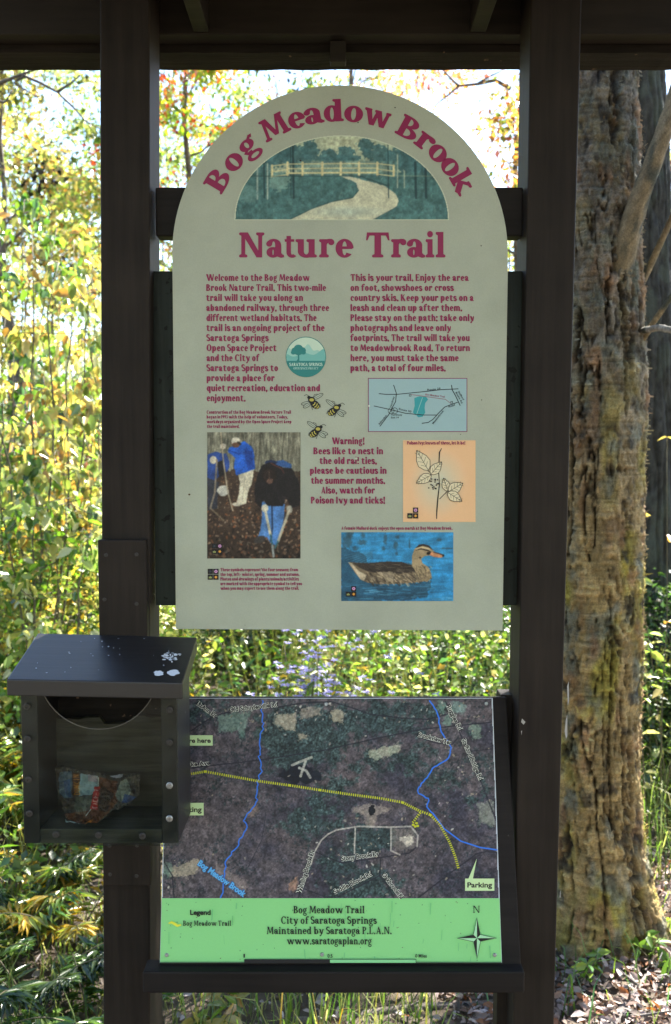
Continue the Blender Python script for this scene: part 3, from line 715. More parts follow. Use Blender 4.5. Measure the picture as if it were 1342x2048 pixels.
c.ell(*Z(128, 188), 6, 6, (170, 160, 140)); c.ell(*Z(190, 452), 9, 4, (180, 172, 150))
c.line([Z(118, 125), Z(130, 260), Z(150, 400), Z(172, 480)], 2.4, (150, 138, 114))
# bending person in black with loppers, blue jeans
c.poly([Z(302, 440), Z(408, 450), Z(404, 520), Z(385, 600), Z(366, 640), Z(340, 622), Z(325, 600), Z(318, 612), Z(284, 606), Z(298, 560), Z(306, 500)], (70, 112, 164), warp=1.5); c.line([Z(350, 460), Z(352, 560), Z(345, 620)], 3, (30, 44, 66)); c.line([Z(325, 480), Z(315, 590)], 3, (92, 128, 170), .7)
c.poly([Z(335, 262), Z(400, 250), Z(440, 270), Z(440, 290), Z(400, 282)], (44, 74, 120)); c.ell(*Z(345, 262), 12, 5, (30, 40, 66))
c.poly([Z(300, 280), Z(340, 258), Z(400, 285), Z(440, 290), Z(470, 340), Z(480, 390), Z(478, 455), Z(440, 470), Z(410, 420), Z(400, 460), Z(330, 460), Z(310, 430), Z(300, 470), Z(272, 440), Z(268, 380), Z(282, 330)], (24, 21, 22), warp=2)
c.ell(*Z(338, 318), 15, 16, (26, 19, 16), warp=.2); c.poly([Z(322, 335), Z(338, 330), Z(356, 336), Z(352, 354), Z(338, 360), Z(326, 352)], (96, 70, 58)); c.poly([Z(318, 300), Z(345, 292), Z(366, 308), Z(368, 340), Z(352, 336), Z(336, 334), Z(322, 350), Z(314, 332)], (34, 24, 20), warp=1); c.line([Z(338, 300), Z(337, 332)], 1.2, (84, 66, 54), .8);
for q in range(26): rq = random.Random(q); x, y = rq.uniform(285, 465), rq.uniform(300, 450); c.line([Z(x, y), Z(x + rq.uniform(-14, 14), y + 24)], 1.2, (46, 42, 46) if q % 2 else (12, 10, 11), .6)
c.line([Z(345, 262), Z(395, 290)], 1, (80, 50, 40), .5); c.line([Z(338, 300), Z(338, 340)], 1.2, (70, 52, 42)); c.line([Z(345, 265), Z(395, 290), Z(405, 310)], 1.4, (120, 56, 40), .7)
c.ell(*Z(318, 470), 7, 8, (176, 170, 150)); c.ell(*Z(430, 475), 6, 8, (150, 146, 130))
c.line([Z(320, 480), Z(343, 590)], 5.2, (178, 172, 148)); c.line([Z(428, 480), Z(378, 620)], 5.2, (170, 162, 138)); c.line([Z(343, 590), Z(354, 645)], 3, (46, 90, 96)); c.line([Z(378, 620), Z(364, 650)], 3, (46, 90, 96)); c.line([Z(352, 640), Z(358, 690)], 4.5, (120, 124, 120))
c.ell(*Z(295, 612), 12, 7, (50, 46, 44), rot=-20)
c.blur(3); c.tex(.30, .06, 35); c.tex(.18, .5, 33); c.grain(5, 1)
c.build('volunteer_photograph', SP, sign)

# ---- duck photograph
c = Canvas(682.5, 1064.5, 906.5, 1202, 1.2, (40, 118, 162))
def Z(x, y): return (670 + x * .18629, 1050 + y * .18629)
c.poly([(680, 1060), (910, 1060), (910, 1130), (680, 1130)], (48, 124, 166), .6)
c.tex(.22, .08, 3, sx=.5, sy=3.2); 
for x, y, rx, ry in [(130, 180, 70, 110), (160, 100, 50, 50), (300, 110, 30, 40), (290, 190, 60, 40), (540, 150, 26, 70), (520, 250, 22, 30), (670, 130, 34, 26), (650, 220, 34, 50), (660, 310, 18, 30), (800, 200, 10, 60), (1120, 160, 40, 20), (1200, 250, 90, 12), (210, 250, 40, 30)]:
    p = Z(x, y); c.ell(p[0], p[1], rx * .19, ry * .19, (44, 66, 74), .7, soft=.5, warp=.5, ws=.3, seed=x)
c.poly([Z(60, 230), Z(300, 300), Z(420, 600), Z(700, 640), Z(1040, 600), Z(1000, 760), Z(820, 800), Z(600, 830), Z(60, 830)], (32, 60, 74), .72, warp=7, ws=.12)
for k in range(90):
    rr = random.Random(k + 400); x, y = rr.uniform(70, 1260), rr.uniform(640, 830); c.line([Z(x, y), Z(x + rr.uniform(40, 170), y + rr.uniform(-14, 14))], rr.uniform(.7, 1.8), [(24, 44, 56), (62, 132, 168), (44, 96, 124), (92, 150, 176)][k % 4], .6)
for k in range(14): c.line([Z(100 + k * 6, 330 + k * 12), Z(240 + k * 12, 300 + k * 6), Z(400, 285 + k * 3)], .8, (30, 60, 76) if k % 2 else (86, 144, 168), .5)
BR, DK, TN = (96, 84, 66), (42, 36, 32), (172, 156, 128)
c.poly([Z(140, 398), Z(190, 400), Z(330, 410), Z(560, 392), Z(700, 396), Z(830, 430), Z(880, 460), Z(1000, 520), Z(1035, 560), Z(1000, 600), Z(900, 615), Z(640, 635), Z(440, 632), Z(350, 620), Z(280, 590), Z(220, 520)], BR)
c.poly([Z(180, 402), Z(330, 410), Z(560, 392), Z(720, 398), Z(840, 435), Z(860, 500), Z(700, 525), Z(560, 500), Z(400, 510), Z(300, 480)], DK, .9, warp=1)
c.poly([Z(140, 398), Z(180, 410), Z(250, 490), Z(340, 540), Z(310, 600), Z(270, 580), Z(215, 500)], TN)
rr = random.Random(77)
for k in range(150):
    x, y = rr.uniform(330, 900), rr.uniform(495, 625); c.line([Z(x, y), Z(x + rr.uniform(18, 40), y + rr.uniform(12, 40))], rr.uniform(.8, 1.7), [TN, DK, (150, 130, 100), (60, 50, 42)][k % 4], .85)
for k in range(46):
    x, y = rr.uniform(300, 820), rr.uniform(405, 500); c.line([Z(x, y), Z(x + rr.uniform(40, 90), y + rr.uniform(-6, 30))], .8, [(120, 106, 88), (28, 24, 22)][k % 2], .7)
c.poly([Z(450, 510), Z(600, 500), Z(640, 515), Z(610, 620), Z(560, 610), Z(520, 560)], TN, .5, warp=3)
c.poly([Z(825, 440), Z(828, 330), Z(850, 260), Z(900, 215), Z(950, 205), Z(1010, 225), Z(1050, 270), Z(1080, 295), Z(1020, 325), Z(960, 335), Z(925, 365), Z(940, 410), Z(1000, 450), Z(1030, 510), Z(1040, 570), Z(990, 610), Z(900, 600), Z(870, 500)], (140, 122, 92))
for k in range(110):
    x, y = rr.uniform(850, 1035), rr.uniform(430, 605); c.line([Z(x, y), Z(x + 8, y + 14)], 1, [DK, (176, 156, 116)][k % 2], .6)
c.poly([Z(860, 250), Z(900, 212), Z(950, 203), Z(1010, 222), Z(1060, 275), Z(1000, 240), Z(940, 225)], (44, 36, 30)); c.poly([Z(855, 275), Z(920, 250), Z(1000, 265), Z(1050, 300), Z(1000, 325), Z(1000, 285), Z(930, 262)], (50, 40, 32))
c.line([Z(870, 255), Z(930, 238), Z(1010, 255)], 2.4, (180, 164, 128)); c.ell(*Z(1000, 305), 3.2, 2.8, (20, 16, 14)); c.ell(*Z(915, 350), 2, 2, (30, 24, 20), .7)
c.poly([Z(1030, 290), Z(1090, 300), Z(1160, 320), Z(1168, 338), Z(1130, 352), Z(1060, 342), Z(1018, 325)], (178, 122, 84)); c.line([Z(1060, 292), Z(1110, 305), Z(1160, 322)], 2, (50, 40, 34)); c.ell(*Z(1162, 328), 2.2, 2.8, (34, 28, 26))
c.blur(2); c.tex(.22, .07, 41); c.tex(.12, .6, 40); c.grain(4, 2)
c.build('duck_photograph', SP, sign)

# ---- poison ivy drawing
c = Canvas(806, 880.5, 951, 1044, .6, (208, 164, 122))
c.ell(876, 965, 62, 76, (182, 176, 150), 1, soft=.8); c.C[:, :1] = (200, 160, 124)
ivy = c.build('poison_ivy_picture', SP, sign)
d = Decal(SP, .0008)
def Z(x, y): return (390 + x * .4396, 810 + y * .4396)
d.line([Z(1122, 197), Z(1112, 215), Z(1108, 300), Z(1112, 360), Z(1105, 420), Z(1100, 480), Z(1099, 518)], [1.2, 2.6, 1.6, 1.8, 2.6, 2.6, 1.6], BLK)
d.line([Z(1112, 428), Z(1150, 390), Z(1170, 380)], 1.4, BLK); d.line([Z(1108, 300), Z(1080, 315), Z(1060, 300)], 1.2, BLK)
def leaf(bx, by, tx, ty, w):
    B, T = np.array(Z(bx, by)), np.array(Z(tx, ty)); D = T - B; Nn = np.array([-D[1], D[0]]) * w
    prof = [(0, 0), (.12, .55), (.35, 1), (.6, .85), (.85, .35), (1, 0)]
    up_ = [tuple(B + D * t + Nn * h) for t, h in prof]; dn = [tuple(B + D * t - Nn * h) for t, h in prof]
    d.poly(up_ + dn[::-1][1:-1], ink(196, 184, 152)); d.line(up_, 1.1, BLK); d.line(dn, 1.1, BLK); d.line([tuple(B), tuple(T)], .9, BLK)
    for t in (.2, .4, .6, .78):
        for sg in (1, -1): d.line([tuple(B + D * t), tuple(B + D * min(1, t + .16) + Nn * sg * .72 * (1 - abs(t - .4)))], .6, BLK)
leaf(1062, 298, 1008, 206, .28); leaf(1072, 316, 1122, 258, .30); leaf(1075, 318, 1006, 356, .28)
leaf(1150, 392, 1130, 332, .30); leaf(1152, 395, 1218, 355, .34); leaf(1148, 397, 1214, 438, .30)
rr = random.Random(3)
for k in range(22): p = Z(1062 + rr.uniform(0, 46), 335 + rr.uniform(0, 50)); d.ell(p[0], p[1], 1.6, 1.4, BLK, n=8)
d.serif("Poison Ivy: leaves of three, let it be!", 814, 889, 930, 889, 6.6, BODY, MAR)
d.mb.build('leaf_drawing', M['print'], ivy, recalc=False)

# ---- locator map
c = Decal(SP, .0006); d = c
def Z(x, y): return (590 + x * .27571, 770 + y * .27571)
d.rect(736, 756, 934.5, 864, ink(118, 62, 88)); d.rect(737.6, 757.6, 933, 862.4, ink(134, 160, 162))
d.poly([Z(865, 95), Z(900, 82), Z(950, 85), Z(965, 105), Z(945, 130), Z(940, 165), Z(945, 200), Z(925, 230), Z(895, 235), Z(855, 200), Z(868, 150)], ink(48, 134, 138))
d.line([Z(925, 90), Z(890, 190), Z(870, 250)], 1, ink(130, 170, 166))
for p, w in [([(608, 63), (660, 68), (740, 68), (940, 48), (1060, 34), (1185, 28)], 1.5), ([(572, 152), (690, 178), (800, 205), (930, 218), (1030, 218)], 1.5), ([(715, 0), (735, 60), (730, 120), (705, 165), (680, 215), (615, 300)], 1.5),
             ([(1135, 0), (1140, 35), (1165, 80), (1198, 150)], 1.6), ([(920, 278), (965, 272), (1000, 250), (1040, 205), (1085, 160), (1180, 125)], 1.5)]: d.line([Z(*q) for q in p], w, BLK)
for x in (697, 722): d.line([Z(x + 22 * math.cos(a * .5), 187 + 22 * math.sin(a * .5)) for a in range(14)], 1, BLK)
d.line([Z(835, 68), Z(1000, 92), Z(1090, 104), Z(1130, 135)], 1, ink(130, 74, 84))
for x, y in ((835, 75), (1136, 126)):
    q = Z(x, y); d.rect(q[0] - 2.2, q[1] - 2.2, q[0] + 2.2, q[1] + 2.2, BLK); d.rect(q[0] - 1.2, q[1] - 1.2, q[0] + 1.2, q[1] + 1.2, ink(140, 164, 164))
for t, a, b, s_ in [("Route 29", (960, 42), (1055, 32), 4), ("Bog Meadow Trail", (945, 74), (1085, 92), 3.6), ("Route 50", (752, 180), (842, 200), 4), ("Northway", (697, 222), (778, 222), 3.6), ("Exit 14", (697, 242), (752, 242), 3.6), ("Meadowbrook", (1003, 285), (1080, 188), 3.8), ("Road", (1115, 164), (1160, 150), 3.8), ("Northway", (700, 160), (722, 85), 3.6), ("Stafford", (1180, 48), (1218, 110), 3.6), ("Bridge Rd", (1163, 55), (1206, 135), 3.6), ("Adirondack", (612, 290), (668, 222), 3.6)]:
    p, q = Z(*a), Z(*b); d.sans(t, p[0], p[1], q[0], q[1], s_, ink(130, 60, 80) if 'Trail' in t else BLK, .015)
d.build('locator_map', sign)

# ---- round logo
d = Decal(SP, .0006); lx, ly, lr = 611.8, 714, 40.5
TL = ink(40, 112, 108); d.ell(lx, ly, lr, lr, TL, n=40); d.ell(lx, ly, lr - 1.4, lr - 1.4, ink(172, 190, 170), n=40)
def segm(f, col):
    xs = np.linspace(-1, 1, 41); top = []; bot = []
    for q in xs:
        yb = math.sqrt(max(0, 1 - q * q)); y = max(min(f(q), yb), -yb); top.append((lx + q * (lr - 1.4), ly - y * (lr - 1.4))); bot.append((lx + q * (lr - 1.4), ly + yb * (lr - 1.4)))
    d.raw(top + bot, [(i, i + 41, i + 42, i + 1) for i in range(40)], col); d.up()
segm(lambda q: .42 + .16 * math.sin(q * 5 + 1.3) + .08 * math.sin(q * 13), ink(136, 176, 164))
segm(lambda q: .12 + .22 * max(0, q) + .10 * math.sin(q * 6 + 2.2), ink(100, 158, 150))
segm(lambda q: -.20, TL)
for x, y, r in ((-15, -17, 9), (-22, -13, 7), (-8, -13, 8), (-15, -12, 10), (-5, -9, 5), (-25, -9, 5)): d.ell(lx + x, ly + y, r, r * .85, TL)
d.line([(lx - 15, ly - 10), (lx - 14.5, ly + 4), (lx - 16, ly + 9)], [3, 3, 6], TL)
d.serif("SARATOGA SPRINGS", lx - 33, ly + 18, lx + 33, ly + 18, 6.2, BOOK, ink(176, 200, 186)); d.serif("OPEN SPACE PROJECT", lx - 25, ly + 25, lx + 25, ly + 25, 4.4, BOOK, ink(150, 186, 176))
d.build('round_logo', sign)

# ---- bees
def bee(cx, cy, rot, flip):
    d = Decal(SP, .0006); c_, s_ = math.cos(R(rot)), math.sin(R(rot))
    def T(x, y): x = x * flip; return (cx + x * c_ - y * s_, cy + x * s_ + y * c_)
    def pe(x, y, rx, ry, col, a=0, n=16):
        pts = []
        for i in range(n):
            t = 2 * math.pi * i / n; u, v = rx * math.cos(t), ry * math.sin(t); q, k = math.cos(R(a)), math.sin(R(a)); pts.append(T(x + u * q - v * k, y + u * k + v * q))
        d.raw(pts, [tuple(range(n))], col); d.up()
    WG = ink(150, 158, 142); YL = ink(160, 150, 70)
    for x, y, a, l in ((11, -10, -28, 12), (-12, 4, 152 + 20, 11), (-11, 8, 150, 9)):
        pe(x, y, l, 4.2, BLK, a); pe(x, y, l - 1.2, 3.1, WG, a); d.line([T(x - l * .8 * math.cos(R(a)), y - l * .8 * math.sin(R(a))), T(x + l * .8 * math.cos(R(a)), y + l * .8 * math.sin(R(a)))], .7, BLK)
    for p in (((2, 2), (-2, 10), (0, 17)), ((6, 4), (15, 6), (16, 12)), ((-6, -10), (-12, -14), (-17, -11)), ((2, -9), (4, -14), (10, -15))): d.line([T(*q) for q in p], 1.0, BLK)
    pe(5, 6, 11, 7.6, BLK, 42)
    for k in (-2, 3, 7.5): 
        e = 5.6 - abs(k - 2) * .35; d.line([T(5 + k * .743 + e * .67 - 1, 6 + k * .669 - e * .743), T(5 + k * .743 + .8, 6 + k * .669 + .8), T(5 + k * .743 - e * .67, 6 + k * .669 + e * .743)], 2.0, YL)
    pe(-2, -3, 7, 6.4, BLK); pe(-1.6, -3.2, 4.6, 3.2, YL); pe(-7, -8, 3.6, 3.2, BLK)
    d.build('bee_drawing', sign)
bee(625, 803, 0, 1); bee(671, 818, 8, -1); bee(634, 861, 6, -1)

# ---- season symbols
def symbol(d, x, y, s_, kind):
    d.rect(x, y, x + s_, y + s_, ink(20, 18, 20)); cx, cy, r = x + s_/2, y + s_/2, s_ * .34
    if kind == 'spring':
        for k in range(6): a = k * math.pi / 3; d.ell(cx + r * .62 * math.cos(a), cy + r * .62 * math.sin(a), r * .42, r * .42, ink(176, 128, 164), n=8)
        d.ell(cx, cy, r * .3, r * .3, ink(60, 40, 60), n=8)
    if kind == 'autumn':
        pts = []
        for k in range(16): a = k * math.pi / 8; q = r * (1 if k % 2 == 0 else .5); pts.append((cx + q * math.cos(a), cy + q * math.sin(a)))
        d.poly(pts, ink(196, 138, 56))
    if kind == 'summer':
        for k, h_ in ((-1, .7), (0, 1.0), (1, .7)): d.ell(cx + k * r * .62, cy + r * (.5 - h_ * .5), r * .3, r * h_ * .62, ink(128, 134, 84), rot=k * 24, n=10)
        d.rect(cx - r, cy + r * .62, cx + r, cy + r * .8, ink(128, 134, 84))
    if kind == 'winter':
        for k in range(3): a = k * math.pi / 3; d.line([(cx - r * math.cos(a), cy - r * math.sin(a)), (cx + r * math.cos(a), cy + r * math.sin(a))], .9, ink(52, 58, 66))
def symbols(x, y, s_, four=True, lift=.0008):
    d = Decal(SP, lift); g = s_ * 1.09
    if four: symbol(d, x, y, s_, 'winter')
    symbol(d, x + g, y, s_, 'spring'); symbol(d, x, y + g, s_, 'summer'); symbol(d, x + g, y + g, s_, 'autumn')
    d.build('season_symbols', sign)
symbols(415.5, 1137.5, 10.4); symbols(424, 1087, 10, lift=.0014); symbols(814.5, 1015, 10.4, False, .0016); symbols(691.5, 1172, 10, False, .0014)

# ------------------------------------------------------------------ the tilted trail map
P0, P1 = at(671, 1943, -.055), at(671, 1394, .045)
nrm = Vector((1, 0, 0)).cross(P1 - P0).normalized(); nrm = -nrm if nrm.y > 0 else nrm
MP = Plane(P0, nrm); MP.n = nrm
tmap = thing('trail_map_panel', 'tilted trail map with aerial picture, green legend strip and dark wooden backing', 'map', P0)
mo = [MP.at(318, 1943), MP.at(1043, 1945), MP.at(1014, 1394), MP.at(340, 1394)]
MB().prism([q - nrm * .0015 for q in mo], -nrm * .022).build('backing_board', M['brown_h'], tmap, bevel=.002)
sheet = [MP.at(320, 1925), MP.at(1003.5, 1925), MP.at(985, 1396), MP.at(334, 1396)]
wm = flat_mat('map_sheet_edge', (0.62, .66, .7), rough=.4)
MB().prism([q + nrm * .0016 for q in sheet], -nrm * .003).build('map_sheet', wm, tmap)
a, b = at(285, 1944, -.075), at(1049, 1987, -.075)
MB().box((a.x, -.075, b.z), (b.x, -.033, a.z)).build('ledge', M['brown_h'], tmap, bevel=.003)
# aerial picture
c = Canvas(320, 1397, 1003, 1797, .8, (84, 72, 74))
def Z(x, y): return (320 + x * .5514, 1370 + y * .5514)
n1 = fbm2(c.X * .010, c.Y * .013, 5, 6); n2 = fbm2(c.X * .035, c.Y * .03, 15, 5); hf = fbm2(c.X * .22, c.Y * .22, 25, 3)
c.put(np.clip((n1 - .44) * 5, 0, 1), (60, 54, 66), .85); c.put(np.clip((n2 - .5) * 5, 0, 1), (98, 80, 78), .5)
bias = np.zeros(c.X.shape)
for x, y, rx, ry, al in [(520, 190, 160, 95, .24), (700, 130, 230, 60, .18), (610, 440, 80, 110, .16), (510, 500, 60, 60, .18), (850, 280, 190, 60, .12), (900, 110, 130, 40, .16), (1000, 330, 130, 40, .10), (150, 90, 80, 40, .16), (760, 560, 80, 45, .26), (640, 680, 90, 60, .16), (720, 720, 140, 60, .16), (1150, 330, 110, 130, .06), (1140, 480, 70, 60, .06)]:
    p = Z(x, y); bias = np.maximum(bias, al * np.clip(1.6 - np.sqrt(((c.X - p[0]) / rx / .55) ** 2 + ((c.Y - p[1]) / ry / .55) ** 2), 0, 1))
fo_ = np.clip((bias + .34 * (fbm2(c.X * .06, c.Y * .06, 31, 5) - .5) + .16 * (hf - .5) - .07) * 14, 0, 1)
crown_ = noise2(c.X * .30, c.Y * .30, 33) * .6 + noise2(c.X * .55, c.Y * .55, 34) * .4
c.C = c.C * (1 - fo_[..., None] * .85) + (np.array([52, 70, 66]) * (.35 + 1.3 * crown_)[..., None]) * fo_[..., None] * .85
sc_ = np.clip((fbm2(c.X * .05, c.Y * .05, 41, 4) - .50) * 9, 0, 1) * np.clip((crown_ - .52) * 7, 0, 1); c.put(sc_, (38, 50, 54), .65)
c.tex(.30, .10, 12, oct=6); c.tex(.20, .38, 13); c.C *= .90
TAN, GRN = (152, 130, 98), (84, 112, 92)
fields = [([(205, 110), (330, 95), (300, 195), (285, 165), (215, 170)], GRN), ([(420, 110), (495, 100), (490, 165), (455, 160), (415, 140)], TAN), ([(510, 85), (585, 80), (585, 110), (510, 120)], (132, 112, 92)), ([(620, 95), (650, 85), (668, 100), (660, 135), (625, 130)], TAN), ([(755, 235), (865, 215), (868, 240), (790, 270), (755, 262)], (140, 136, 104)),
          ([(500, 180), (530, 180), (535, 195), (505, 195)], TAN), ([(1010, 50), (1040, 60), (1030, 105), (1010, 90)], GRN), ([(1060, 60), (1110, 70), (1100, 105), (1060, 100)], (92, 120, 104)), ([(1035, 100), (1060, 110), (1050, 150), (1025, 145)], GRN), ([(1120, 140), (1165, 150), (1160, 195), (1130, 195)], (98, 118, 92)),
          ([(1150, 430), (1205, 420), (1215, 510), (1160, 500)], (108, 108, 88)), ([(700, 445), (760, 430), (850, 445), (790, 470), (780, 515), (750, 515), (745, 470), (700, 462)], (128, 110, 92)), ([(840, 520), (920, 520), (930, 585), (860, 605), (840, 575)], (96, 84, 74)), ([(870, 555), (910, 545), (918, 575), (895, 585)], (172, 156, 128)),
          ([(35, 665), (130, 630), (150, 640), (120, 690), (40, 695)], (140, 122, 92)), ([(10, 640), (45, 650), (45, 690), (10, 690)], (86, 108, 88)), ([(465, 720), (500, 690), (500, 740), (470, 745)], (150, 100, 68)), ([(200, 640), (320, 720), (310, 760), (200, 690)], (110, 92, 84)), ([(330, 430), (360, 445), (340, 480), (320, 470)], (118, 92, 76))]
for p, col in fields: c.poly([Z(*q) for q in p], col, .5, warp=6, ws=.16); c.poly([Z(*q) for q in p], tuple(k * 1.12 for k in col), .3, warp=11, ws=.22, seed=9)
c.ell(*Z(500, 325), 36, 20, (24, 26, 38), 1, warp=.5, ws=.08, soft=.15); c.ell(*Z(560, 330), 16, 10, (28, 30, 42), .9, warp=.4, ws=.1)
for p in ([(480, 290), (515, 275), (550, 262)], [(505, 300), (530, 310), (545, 335)], [(530, 270), (510, 330)]): c.line([Z(*q) for q in p], 5, (150, 142, 124), .8)
c.ell(*Z(767, 452), 7, 10, (26, 28, 36), 1, warp=.5, ws=.2)
rr = random.Random(12)
for k in range(230):                          # houses and clearings
    x, y = rr.choice([(rr.uniform(130, 1000), rr.uniform(60, 140)), (rr.uniform(1000, 1210), rr.uniform(60, 440)), (rr.uniform(540, 940), rr.uniform(480, 760)), (rr.uniform(20, 1200), rr.uniform(60, 760))]); p = Z(x, y)
    c.ell(p[0], p[1], rr.uniform(1, 3.6), rr.uniform(.8, 2.2), rr.choice([(150, 140, 124), (120, 108, 94), (60, 56, 58), (128, 110, 86)]), .8, rot=rr.uniform(0, 180))
ROAD = (40, 38, 46)
for p, w in [([(115, 165), (190, 115), (260, 95), (430, 80), (520, 65), (620, 60), (690, 80), (760, 105), (880, 120), (970, 125), (1060, 100)], 2.4), ([(115, 300), (360, 272), (600, 235), (800, 190), (950, 160), (1220, 133)], 2.4), ([(1035, 60), (1090, 180), (1140, 290), (1222, 500)], 2.4), ([(930, 185), (1000, 210), (1060, 215), (1080, 190)], 2),
             ([(500, 775), (560, 600), (590, 560), (640, 525)], 2.4), ([(565, 605), (600, 620), (660, 645), (800, 625), (905, 608), (932, 585)], 2.2), ([(800, 625), (797, 690), (820, 720), (850, 775)], 2.2), ([(527, 740), (600, 768), (640, 770), (700, 740), (797, 690)], 2.2), ([(935, 772), (1040, 690), (1150, 610), (1185, 603), (1225, 607)], 2.6), ([(10, 630), (45, 690), (52, 772)], 2.4), ([(130, 65), (210, 120)], 2.2), ([(890, 95), (885, 75), (905, 65), (912, 72)], 1.6), ([(385, 460), (370, 560), (320, 660)], 1.2), ([(1120, 240), (1205, 232)], 1.6)]: c.line([Z(*q) for q in p], w, ROAD, .95)
for p in ([(548, 650), (560, 605), (585, 562), (610, 540), (640, 525), (720, 512), (830, 515), (910, 512), (935, 545), (932, 585)], [(838, 515), (838, 600), (870, 615)], [(708, 520), (705, 610)]): c.line([Z(*q) for q in p], 3.0, (142, 130, 116), .9)
c.tex(.26, .30, 15); c.tex(.14, .7, 14); m_ = c.C.mean(-1, keepdims=True); c.C = np.clip((m_ + (c.C - m_) * .62 - 68) * 1.45 + np.array([68, 71, 73]), 8, 235)
aer = c.build('aerial_picture', MP, tmap, lift=.0021, clip=(c.X > 334 - (c.Y - 1396) * 14 / 529 + 1.5) & (c.X < 985 + (c.Y - 1396) * 18.5 / 529 - 1.5) & (c.Y < 1796))
# rivers, trail and names on the picture
d = Decal(MP, .0026)
BLU = ink(44, 104, 196)
def wig(pts, a, seed):
    out = []; rr = random.Random(seed)
    for (xa, ya), (xb, yb) in zip(pts[:-1], pts[1:]):
        n = max(1, int(math.hypot(xb - xa, yb - ya) / 9))
        for k in range(n): t = k / n; out.append(Z(xa + (xb - xa) * t + rr.uniform(-a, a), ya + (yb - ya) * t + rr.uniform(-a, a)))
    return out + [Z(*pts[-1])]
d.line(wig([(375, 52), (368, 85), (375, 150), (365, 190), (360, 260), (368, 310), (355, 350), (350, 425), (300, 490), (320, 510), (270, 600), (240, 640), (232, 740), (220, 772)], 4, 1), 2.6, BLU)
d.line(wig([(975, 52), (1005, 100), (1020, 170), (1055, 225), (1045, 265), (995, 295), (932, 380), (935, 395), (975, 410), (968, 440), (990, 465)], 3, 2) + [Z(*q) for q in ((1030, 520), (1090, 565), (1160, 588), (1223, 597))], 2.8, BLU)
YEL = ink(176, 178, 40); DKY = ink(84, 84, 40)
def ties(pts):
    pts = [Z(*q) for q in pts]; d.line(pts, 1.0, DKY)
    for (xa, ya), (xb, yb) in zip(pts[:-1], pts[1:]):
        L = math.hypot(xb - xa, yb - ya); n = max(1, int(L / 4.1)); ux, uy = (xb - xa) / L, (yb - ya) / L
        for k in range(n):
            t = (k + .5) / n; x, y = xa + (xb - xa) * t, ya + (yb - ya) * t
            d.raw([(x - ux * 1.2 - uy * 2.6, y - uy * 1.0 + ux * 2.6), (x + ux * 1.0 - uy * 2.6, y + uy * 1.0 + ux * 2.6), (x + ux * 1.0 + uy * 2.6, y + uy * 1.0 - ux * 2.6), (x - ux * 1.0 + uy * 2.6, y - uy * 1.0 - ux * 2.6)], [(0, 1, 2, 3)], YEL)
    d.up()
ties([(112, 322), (165, 313), (230, 325), (360, 348), (470, 363), (580, 380), (690, 396), (800, 410), (880, 425), (940, 455), (980, 470), (1015, 505), (1050, 570), (1070, 620), (1082, 665)]); ties([(945, 460), (915, 500)])
for x, y in ((165, 313), (470, 363), (580, 380), (880, 425), (980, 470)): p = Z(x, y); d.ell(p[0], p[1], 2.6, 2.4, YEL, n=10)
for x, y in ((918, 506), (930, 500), (925, 512), (934, 510)): p = Z(x, y); d.ell(p[0], p[1], 3, 2.4, YEL, n=10)
d.build('river_and_trail_lines', tmap)
HAL = ink(214, 208, 190); PG = ink(178, 200, 146)
def road(t, x0, y0, x1, y1, size, col=BLK, hal=HAL, bold=.032):
    d = Decal(MP, .0034); size *= 1.12; d.sans(t, x0, y0, x1, y1, size, hal, .085); d.sans(t, x0, y0, x1, y1, size, col, bold); d.build('place_name', tmap)
for t, a, b, s_ in [("Old Schuylerville Rd", (253, 97), (428, 77), 8.2), ("LizAnn Dr", (132, 70), (203, 120), 8), ("Brookview Ter", (933, 185), (1055, 217), 8.2), ("Ruggles Rd", (1038, 74), (1084, 167), 8), ("Stafford Bridge Rd", (1092, 197), (1158, 347), 8), ("Lake Ave", (92, 296), (183, 288), 7.6),
                    ("Stony Brook Dr", (658, 637), (796, 617), 8.6), ("Winding Brook Dr", (510, 757), (562, 597), 8.4), ("Saddle Brook Rd", (634, 757), (771, 688), 8.4), ("Oakbrook Bl", (803, 686), (872, 775), 8)]:
    road(t, *Z(*a), *Z(*b), s_)
p, q = Z(136, 650), Z(304, 768); road("Bog Meadow Brook", *p, *q, 11, ink(88, 158, 204), ink(40, 84, 140), .03)
for x0, y0, x1, y1, t, tx0, tx1, ty in ((340, 1470, 426, 1491, "You are here", 343, 422, 1485), (352, 1605, 408, 1630, "Parking", 355, 404, 1623), (929.5, 1756, 988, 1780.5, "Parking", 934, 983.5, 1773.5)):
    d = Decal(MP, .0038); d.rect(x0, y0, x1, y1, PG)
    if x0 > 900: d.poly([(936, 1757), (945, 1757), (953, 1716)], PG)
    d.sans(t, tx0, ty, tx1, ty, 10.2 if t == "Parking" else 9.4, BLK, .03); d.build('map_tag', tmap)
